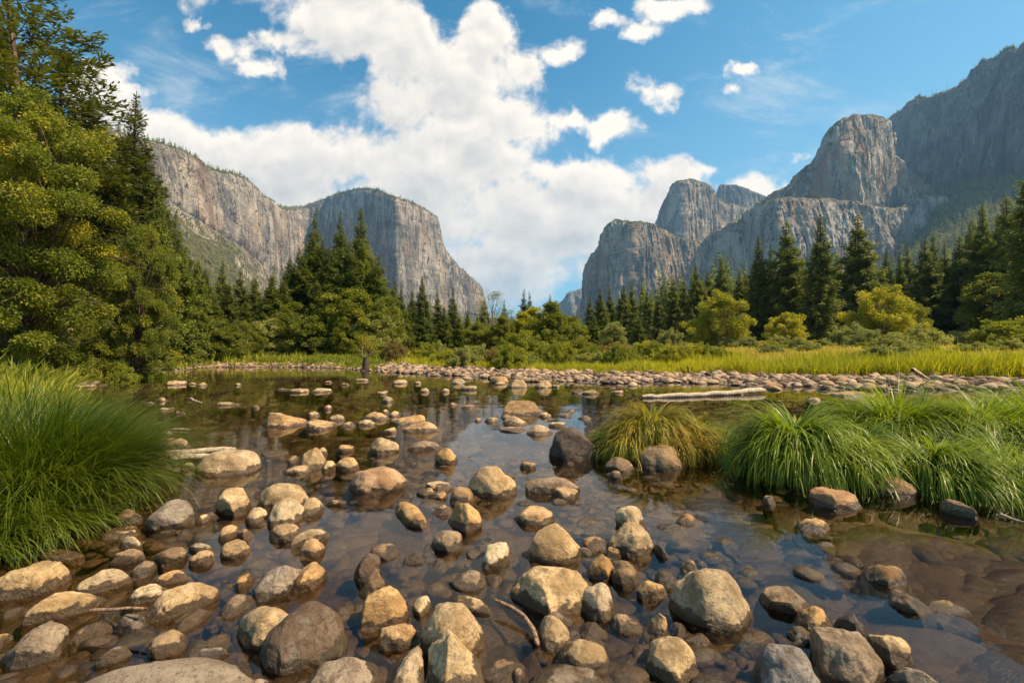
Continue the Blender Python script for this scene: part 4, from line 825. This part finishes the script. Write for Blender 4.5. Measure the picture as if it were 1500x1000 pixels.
ROCKS = """
209 730 286 776 G a 0 dark grey angular boulder beside the foot of the big left sedge clump
168 745 210 768 B a
148 769 206 790 T f
175 785 208 803 T e
285 657 385 697 T r 0 large smooth flat-topped tan boulder right of the left sedge clump
315 713 368 754 T a 25
288 744 310 766 T a
320 766 351 790 O r
347 774 372 790 O a
276 794 312 808 T e
322 789 368 817 T r
213 640 281 657 R e
235 630 254 641 R a
264 677 288 687 T e
244 555 273 564 T f
289 557 304 565 T r
275 559 288 563 T e
344 559 354 564 T e
230 580 246 588 R r
209 587 229 592 T e
232 594 256 602 R f
255 601 272 606 T e
312 587 352 594 P e
369 592 381 598 T r
424 567 453 575 T f
455 566 487 575 T a
405 568 424 571 T e
475 557 486 560 T e
474 589 487 600 T r
385 597 455 627 O p 5 wedge-shaped orange-tan slab pointing left in the middle of the river
452 600 469 610 T a
448 610 494 630 O f
481 604 506 616 T r
497 615 521 625 T r
532 599 572 615 O a
524 612 550 623 T r
557 597 571 606 T r
569 596 587 610 T r
572 603 625 622 O a
589 613 645 632 O e 5 long rounded orange-tan boulder at the right end of the mid-river group
561 623 582 634 T a
559 578 577 589 T a
552 567 569 577 T f
575 554 598 562 T r
607 557 617 562 T r
614 566 630 574 T r
647 567 659 574 T r
661 552 682 562 T r
675 563 699 571 T f
539 640 585 665 T r 0 round tan boulder alone left of the buttress reflection
597 645 647 660 B e 15
637 655 670 676 O a 0 orange-tan rock sitting in the reflection of the buttress
492 651 520 662 O f
382 659 423 668 T f
464 655 480 665 T r
437 655 480 686 T r
421 664 439 678 B r
414 681 456 694 T a
471 672 494 690 T a
492 669 526 687 T r
510 682 598 722 R r 0 big smooth reddish-tan oval boulder left of centre
684 682 757 728 T r 0 big round speckled tan boulder at the centre of the river
610 714 637 726 T f
622 704 664 719 T f
628 719 656 731 O a
659 712 695 735 B r
634 739 663 754 O a
656 736 706 777 O a
579 734 626 774 O e -40
377 707 455 746 T r 20
391 725 446 771 P r 0 pale egg-shaped boulder lying against the left group
439 728 474 755 T r
358 742 394 768 T e 20
394 766 445 794 T r
425 774 483 803 T e 25
480 734 496 741 R s
632 776 678 806 B r 0 small shiny wet brown boulder near the centre
705 791 748 834 P a 0 pale blocky stone with a wet foot near the centre
695 610 705 617 T r
710 609 731 618 T r
733 604 752 614 B a
735 580 800 608 B a 0 large brown boulder with a dark shaded side in mid-river
790 601 808 611 O r
736 605 773 623 T r
730 622 770 633 O f
771 617 810 637 T r 0 rounded tan boulder left above the dark boulder
804 615 830 625 T f
821 597 843 604 B f
817 602 836 610 B f
846 607 866 614 T r
804 625 881 671 D a 0 big dark brown boulder at the left foot of the golden sedge mound
885 669 929 691 B r
891 689 911 700 B r
930 651 1002 687 B r 0 smooth brown boulder in front of the golden sedge mound
761 675 785 686 B f
769 698 850 723 B e 0 long flat brown boulder right of the round speckled boulder
811 713 848 731 O f
752 740 812 768 O f
757 733 779 740 D s
901 740 944 775 P a 0 pale angular stone behind the leaning tan boulder
960 766 1000 779 D s
991 751 1023 767 O s
1049 786 1075 796 B s
774 766 851 825 T r 0 big round tan boulder above the cracked slab
889 764 957 812 T a 20 leaning tan boulder with a wet dark foot right of centre
851 785 888 806 B a
842 801 868 815 B a
888 800 909 818 O a
860 811 902 851 O a
895 820 936 857 B r
956 797 980 817 D e -40
748 828 878 905 T a 0 large cracked angular slab with a dark notch at its foot
847 852 901 908 T r 0 round tan boulder touching the right end of the cracked slab
788 900 836 956 T r 0 upright egg-shaped tan stone below the cracked slab
831 908 850 938 D e 80
817 935 893 990 T r 0 round tan boulder near the bottom edge
775 971 892 1040 G r 0 large grey-tan boulder cut off by the bottom edge at centre
850 910 890 936 B s
932 849 977 879 O a
958 835 992 858 D r
996 820 1023 839 B a
978 831 1104 922 T r 0 largest round boulder, grey-tan with a wet rim, right foreground
941 897 981 940 O p 0 small sharp orange fin-shaped stone
893 898 941 929 B s
985 912 1005 932 B p
945 930 1022 1002 T a 0 squared tan boulder at the bottom right of centre
1005 926 1039 946 B s
1088 922 1126 941 T s
1012 988 1073 1015 G r
896 972 952 1004 B s
1110 857 1187 900 B f 0 half-sunk brown slab with a dry pale top
750 961 769 1000 B r
703 962 769 1003 B s
1184 712 1262 745 R f 0 flat two-lobed brown boulder in front of the right tussocks
1166 758 1216 780 O s
1117 724 1136 739 T r
1231 697 1259 711 B a
1278 697 1346 729 B r 0 mossy brown boulder under the hanging sedge at the right
1376 730 1434 759 B e -35
1182 580 1204 588 T r
1264 587 1288 595 R f
1478 697 1512 713 T f
1050 664 1073 681 B a
1077 668 1101 689 R a
1207 541 1233 557 D p 0 black pointed boulder on the edge of the gravel bar
1237 547 1268 561 B r
1257 550 1281 566 R a
1217 570 1268 581 R f
1118 558 1147 567 R a
1074 568 1090 578 D r
-20 820 105 880 T f 15 broad flat boulder cut off by the left edge
57 804 123 820 T f
109 832 196 872 T e 25
189 820 231 848 B r
160 803 213 828 B e 20
225 800 277 829 B a
276 805 316 829 O r
30 865 156 916 T e 25 long tan boulder slanting up to the right, near the left edge
186 854 247 886 T e 25
222 834 280 857 O e 15
213 852 323 911 T e 28 long smooth tan boulder in the left foreground
256 891 310 926 O s
170 896 218 931 G e 35
3 879 37 905 B s
-40 900 20 962 T a
0 908 102 980 G a 20 rough grey angular boulder in the lower left corner
100 900 171 942 B s
215 921 275 964 T r
138 946 194 977 G e 25
272 937 306 958 D a
265 945 336 977 G a
85 962 400 1060 G r 0 huge dark grey boulder along the bottom edge at left
322 867 375 904 B s
345 825 373 862 O r
348 876 431 954 T e 40
369 806 447 880 G a 0 rough grey-brown boulder behind the big dark boulder
425 811 479 869 O a
439 788 478 816 O r
379 879 511 988 D a 10 big dark grey boulder in the left centre foreground
443 961 556 1040 G r 0 grey rounded boulder cut off by the bottom edge left of centre
350 985 398 1040 G a
527 857 601 922 O a 15 orange-tan block with a broken wet underside
518 809 560 852 D r
525 831 567 872 B p
541 795 585 819 B s
590 809 625 826 D s
604 871 632 901 P r
616 881 711 972 T r 0 big round grey-tan boulder behind the pale upright slab
625 920 712 1030 P p 0 pale pointed slab standing up at the bottom edge
660 871 720 899 T e -15
657 834 713 865 B a
555 912 613 952 O a
567 945 626 1020 T a 0 tan block left of the pale pointed slab
499 880 520 897 D s
1166 886 1221 926 O e -35 bright orange-tan elongated stone in the lower right
1152 916 1193 945 D a
1185 917 1296 1020 G a -25 big lichen-grey slab in the lower right
1268 927 1339 978 T a -20 tan stone leaning on the lichen-grey slab
1295 976 1390 1030 G e -20
1103 941 1213 1040 G r -15 large grey-brown boulder cut off by the bottom edge at right
1222 897 1269 931 D e -35
1300 862 1366 900 B s -25
1352 878 1423 900 B s -15
1262 826 1330 858 B s -20
718 548 745 560 O r
742 552 773 568 T a
783 553 808 568 T r
808 559 820 567 T f
837 567 856 576 D a
853 569 878 577 T e
895 570 914 575 R f
960 550 975 560 D a
970 550 993 560 R r
660 588 672 594 T f
676 590 700 598 B r
640 598 650 603 D r
500 560 512 564 T e
520 553 540 558 T e
""".strip().split('\n')
parsed = []
for ln in ROCKS:
    q = ln.split(' '); bb = tuple(float(v) for v in q[:4]); yaw = float(q[6]) if len(q) > 6 else None
    parsed.append((bb, q[4], q[5], yaw, ' '.join(q[7:]) if len(q) > 7 else None))
RL = [((b[0]+b[2])/2, (b[1]+b[3])/2, 'the '+nm) for (b, nm) in (
 ((209,730,286,776), 'dark grey boulder by the left sedge'), ((285,657,385,697), 'large flat-topped boulder'), ((385,597,455,627), 'wedge-shaped slab'), ((589,613,645,632), 'long mid-river boulder'), ((539,640,585,665), 'lone round boulder'),
 ((637,655,670,676), 'rock in the buttress reflection'), ((510,682,598,722), 'reddish oval boulder'), ((684,682,757,728), 'speckled centre boulder'), ((391,725,446,771), 'pale egg-shaped boulder'), ((632,776,678,806), 'shiny wet boulder'), ((705,791,748,834), 'pale blocky stone'),
 ((735,580,800,608), 'shaded mid-river boulder'), ((771,617,810,637), 'rounded boulder above the dark one'), ((804,625,881,671), 'big dark brown boulder'), ((930,651,1002,687), 'smooth boulder at the golden mound'), ((769,698,850,723), 'long flat brown boulder'), ((774,766,851,825), 'round boulder above the slab'),
 ((889,764,957,812), 'leaning tan boulder'), ((748,828,878,905), 'cracked slab'), ((978,831,1104,922), 'largest round boulder'), ((945,930,1022,1002), 'squared tan boulder'), ((1110,857,1187,900), 'half-sunk slab'), ((1184,712,1262,745), 'two-lobed flat boulder'), ((1278,697,1346,729), 'mossy boulder'),
 ((1207,541,1233,557), 'black pointed boulder'), ((-20,820,105,880), 'broad flat boulder at the left edge'), ((213,852,323,911), 'long smooth foreground boulder'), ((0,908,102,980), 'rough corner boulder'), ((85,962,400,1000), 'huge dark bottom boulder'), ((379,879,511,988), 'big dark grey boulder'), ((527,857,601,922), 'orange-tan block'),
 ((616,881,711,972), 'big grey-tan round boulder'), ((625,920,712,1000), 'pale pointed slab'), ((1185,917,1296,1000), 'lichen-grey slab'), ((940,570,1120,580), 'long white log'), ((250,565,300,575), 'upper left pond stones'))]
rr = random.Random(11)
for i, (bb, cc, kd, yaw, lab) in enumerate(parsed):
    wd = bb[2]-bb[0]; sub = 6 if wd > 90 else 5 if wd > 38 else 4 if wd > 20 else 3
    ya = R(yaw*(1.5 if kd == 'e' else 1)) if yaw is not None else rr.uniform(-.35, .35)
    ratio = {'e': .38, 'f': .8, 's': .8, 'p': .7}.get(kd, .85); sink = {'f': -.42, 's': -.6, 'e': -.28}.get(kd, -.15)
    if bb[3] < 640: bb = (bb[0], bb[3]-(bb[3]-bb[1])*.78, bb[2], bb[3]); sink -= .3
    P, Fc, (X, Yc) = fit_rock(bb, kd, 100+i, ya, ratio, sub, sink)
    o = mesh_np('river_rock' if wd < 60 else 'boulder', P, Fc, M['rock'], True); o.location = (X, Yc, 0)
    b_ = COLS[cc]; j = rr.uniform(.88, 1.12); j2 = rr.uniform(-.025, .025); o.color = (b_[0]*j+j2, b_[1]*j, b_[2]*j-j2, 1)
    sz_ = 'big' if wd >= 80 else 'medium' if wd >= 45 else 'small' if wd >= 22 else 'tiny'
    lab = lab or relname('r', (bb[0]+bb[2])/2, (bb[1]+bb[3])/2, f"{sz_} {SN[kd]} {CN[cc]} rock", RL)
    tag(o, lab, 'boulder' if wd >= 60 else 'rock', 'boulders and stones standing out of the river')

# cobbles: the far gravel bar (stuff), a few of its larger boulders as things, and the submerged bed
def cobble_field(name, pts, rmin, rmax, sub, mat, seed, label, flat=.55, rise=.2, powr=2.2, level=None):
    V0, F0 = ICO[sub]; r = np.random.RandomState(seed); n = len(pts); k = len(V0)
    shp = []
    for s_ in range(8): shp.append(rock_shape('re'[s_ % 2] if s_ < 5 else 'a', 900+s_, sub)[0])
    shp = np.array(shp)[r.randint(0, 8, n)]; sz = rmin+(rmax-rmin)*r.rand(n)**powr; a = r.rand(n)*6.28
    sc_ = np.stack([sz, sz*r.uniform(.6, 1, n), sz*flat*r.uniform(.6, 1.2, n)], 1); P = shp*sc_[:, None]
    x = P[..., 0]*np.cos(a)[:, None]-P[..., 1]*np.sin(a)[:, None]; y = P[..., 0]*np.sin(a)[:, None]+P[..., 1]*np.cos(a)[:, None]
    zb = gz(pts[:, 0], pts[:, 1])+sc_[:, 2]*rise
    if level is not None: zb = level+sc_[:, 2]*r.uniform(-.6, .5, n)
    V = np.stack([x+pts[:, 0:1], y+pts[:, 1:2], P[..., 2]+zb[:, None]], -1).reshape(-1, 3)
    Q = (np.arange(n)[:, None, None]*k+F0[None]).reshape(-1, 3)
    tag(mesh_np(name, V, Q, M[mat], True, np.repeat(r.rand(n), len(F0))), label, 'cobbles', kind='stuff')
def bandpts(n, seed, x0, x1, y0, y1, dmin, dmax):
    r = np.random.RandomState(seed); x = r.uniform(x0, x1, n); y = r.uniform(y0, y1, n); d = sdist(x, y); k = (d > dmin) & (d < dmax); return np.stack([x[k], y[k]], 1)
cobble_field('gravel_bar', bandpts(52000, 1, -18, 45, 13, 48, -.5, 4.4), .035, .27, 2, 'cobble', 1, 'long bar of pale cobbles along the far shore', .6, .3, 3.4)
cobble_field('shore_cobbles', bandpts(9000, 2, -28, -14, 34, 44, -.6, 1.6), .08, .25, 2, 'cobble', 2, 'thin line of pale cobbles under the riverside clump')
P1 = pick(5200, -1.15, 1.3, 1.5, 9, 3, -50, -.02); P1 = np.concatenate([P1, np.stack([np.random.RandomState(4).uniform(-2.5, 3, 900), np.random.RandomState(5).uniform(.9, 2.6, 900)], 1)])
cobble_field('submerged_cobbles', P1, .05, .22, 3, 'bed_cobble', 3, 'brown algae-covered cobbles of the river bed seen through the water', .42, -.25, 1.6)
cobble_field('submerged_boulders', pick(420, -.9, 1.4, 1.8, 9, 13, -50, -.25), .18, .42, 4, 'bed_cobble', 9, 'large brown submerged boulders of the river bed', .34, -.1, 1.3)
rp = np.random.RandomState(41); yb = 1.6*(6.5/1.6)**rp.rand(2600); xb = rp.uniform(-1.15, .75, 2600)*yb
kp = (fbm(np.stack([xb*1.3, yb*1.3, 0*xb], 1), 3, 12) > .02) & (sdist(xb, yb) < -.02); PB = np.stack([xb[kp], yb[kp]], 1)
cobble_field('river_pebbles', PB, .03, .10, 3, 'cobble', 12, 'small pebbles and flat half-submerged stones between the foreground boulders', .5, 0.0, 1.3, -.035)
P2 = pick(3500, -1.0, 1.3, 8, 30, 6, -50, -.3)
cobble_field('submerged_cobbles', P2, .10, .35, 2, 'bed_cobble', 4, 'submerged stones of the deeper river bed', .4, .0, 1.6)
r = random.Random(77); protos = []
for s_ in range(6):
    V, Fc = rock_shape('rafera'[s_], 700+s_, 3); V = V*np.array([1, .75, .6]); protos.append(mesh_np('bar_boulder', V, Fc, M['rock'], True, link=False).data)
cnt = 0
while cnt < 62:
    px = r.uniform(560, 1480); py = r.uniform(545, 573); x, y = W(px, py); d = float(sdist([x], [y])[0])
    if not -1.6 < d < 4.5: continue
    s_ = r.uniform(.15, .34); o = bpy.data.objects.new('bar_boulder', protos[cnt % 6]); col.objects.link(o)
    o.location = (x, y, max(gz1(x, y), -.12)+s_*.2); o.rotation_euler = (r.uniform(-.2, .2), r.uniform(-.2, .2), r.random()*6.28); o.scale = (s_, s_, s_)
    k = r.choice('TTTPRBO'); b_ = COLS[k]; o.color = (*b_, 1); cnt += 1
    tag(o, 'boulder lying among the pale cobbles of the gravel bar on the far shore', 'boulder', 'larger boulders of the far gravel bar')

# ------------------------------------------------------------ driftwood
def stick(name, pix, rad, mat, label, cat='driftwood', z=(0.03, 0.05), sides=8, rough=.15, tubes=None):
    pts = []
    for i, (px, py) in enumerate(pix):
        zz = z[0]+(z[1]-z[0])*i/max(1, len(pix)-1); a, b = ray(px, py); D = (zz-CAMH)/b; pts.append([a*D, D, zz])
    pts = np.array(pts); n = 22; u = np.linspace(0, 1, len(pts)); un = np.linspace(0, 1, n)
    P = np.stack([np.interp(un, u, pts[:, k]) for k in range(3)], 1); rr_ = np.interp(un, u, np.linspace(rad[0], rad[1], len(pts)))
    rr_ = rr_*(1+rough*fbm(P*6/max(rad[0]*20, .3), 3, 4)); P += (fbm(P*3, 2, 8)*rad[0]*.6)[:, None]
    rr_[0] *= .6; rr_[-1] *= .4
    V, Q = tube(P, rr_, sides); o = P.mean(0); ob = mesh_np(name, V-o, Q, M[mat], True); ob.location = o
    return tag(ob, label, cat, 'driftwood')
stick('driftwood_log', [(940, 581), (1000, 579), (1060, 576), (1085, 574), (1121, 571)], (.07, .10), 'driftwood', 'long bleached log lying on the water above the golden sedge mound', z=(.04, .10))
stick('driftwood_log', [(243, 664), (275, 662), (310, 659), (347, 656)], (.06, .03), 'driftwood', 'upper one of two bleached logs behind the large flat-topped boulder', z=(.08, .10))
stick('driftwood_log', [(250, 673), (290, 669), (330, 664)], (.05, .03), 'driftwood', 'lower one of two bleached logs behind the large flat-topped boulder', z=(.05, .08))
stick('driftwood_branch', [(726, 878), (748, 889), (768, 902), (781, 920), (789, 944)], (.010, .014), 'twig', 'curved brown branch in the water beside the cracked slab', z=(.06, .03))
stick('driftwood_branch', [(132, 893), (160, 892), (185, 890), (216, 891)], (.010, .007), 'twig', 'thin reddish stick caught between the long boulders at lower left', z=(.10, .12))
stick('driftwood_branch', [(279, 583), (288, 588), (296, 590)], (.03, .015), 'driftwood', 'bent pale twig poking out of the still water at left', z=(.1, .2))
stick('driftwood_branch', [(252, 628), (278, 628)], (.02, .01), 'driftwood', 'thin pale stick floating right of the left sedge clump', z=(.02, .03))
stick('driftwood_branch', [(1337, 541), (1350, 549), (1362, 556)], (.07, .03), 'driftwood', 'pale branch leaning on the gravel bar at the right', z=(.9, .35))
stick('driftwood_branch', [(1465, 752), (1483, 760), (1510, 768)], (.015, .008), 'driftwood', 'pale stick at the right edge below the tussocks', z=(.03, .04))
# the snag standing in the water near the far left shore
e = empty('snag', (*W(535, 543), 0)); tag(e, 'short dark snag with bare forked twigs standing in the water below the firs', 'dead tree')
z_ = np.linspace(-.6, 1.0, 9); V, Q = tube(np.stack([.05*np.sin(z_*3), .02*z_, z_], 1), .36-.13*(z_+.6), 9); V += (fbm(V*3, 3, 2)*.07)[:, None]
mesh_np('stump', V, Q, M['bark_dark'], True, parent=e)
for a_, b_ in (((.0, 0, .7), (-.55, .1, 1.5)), ((0, 0, .7), (.55, -.1, 1.45)), ((-.25, 0, 1.1), (-.2, .2, 1.7)), ((.25, 0, 1.0), (.8, .1, 1.3))):
    q = np.linspace(0, 1, 6)[:, None]; a_ = np.array(a_); b_ = np.array(b_); P = a_*(1-q)+b_*q+np.array([0, 0, .2])*np.sin(q*3); V, Q = tube(P, np.linspace(.035, .01, 6), 5)
    mesh_np('twig', V, Q, M['bark_pale'], True, parent=e)
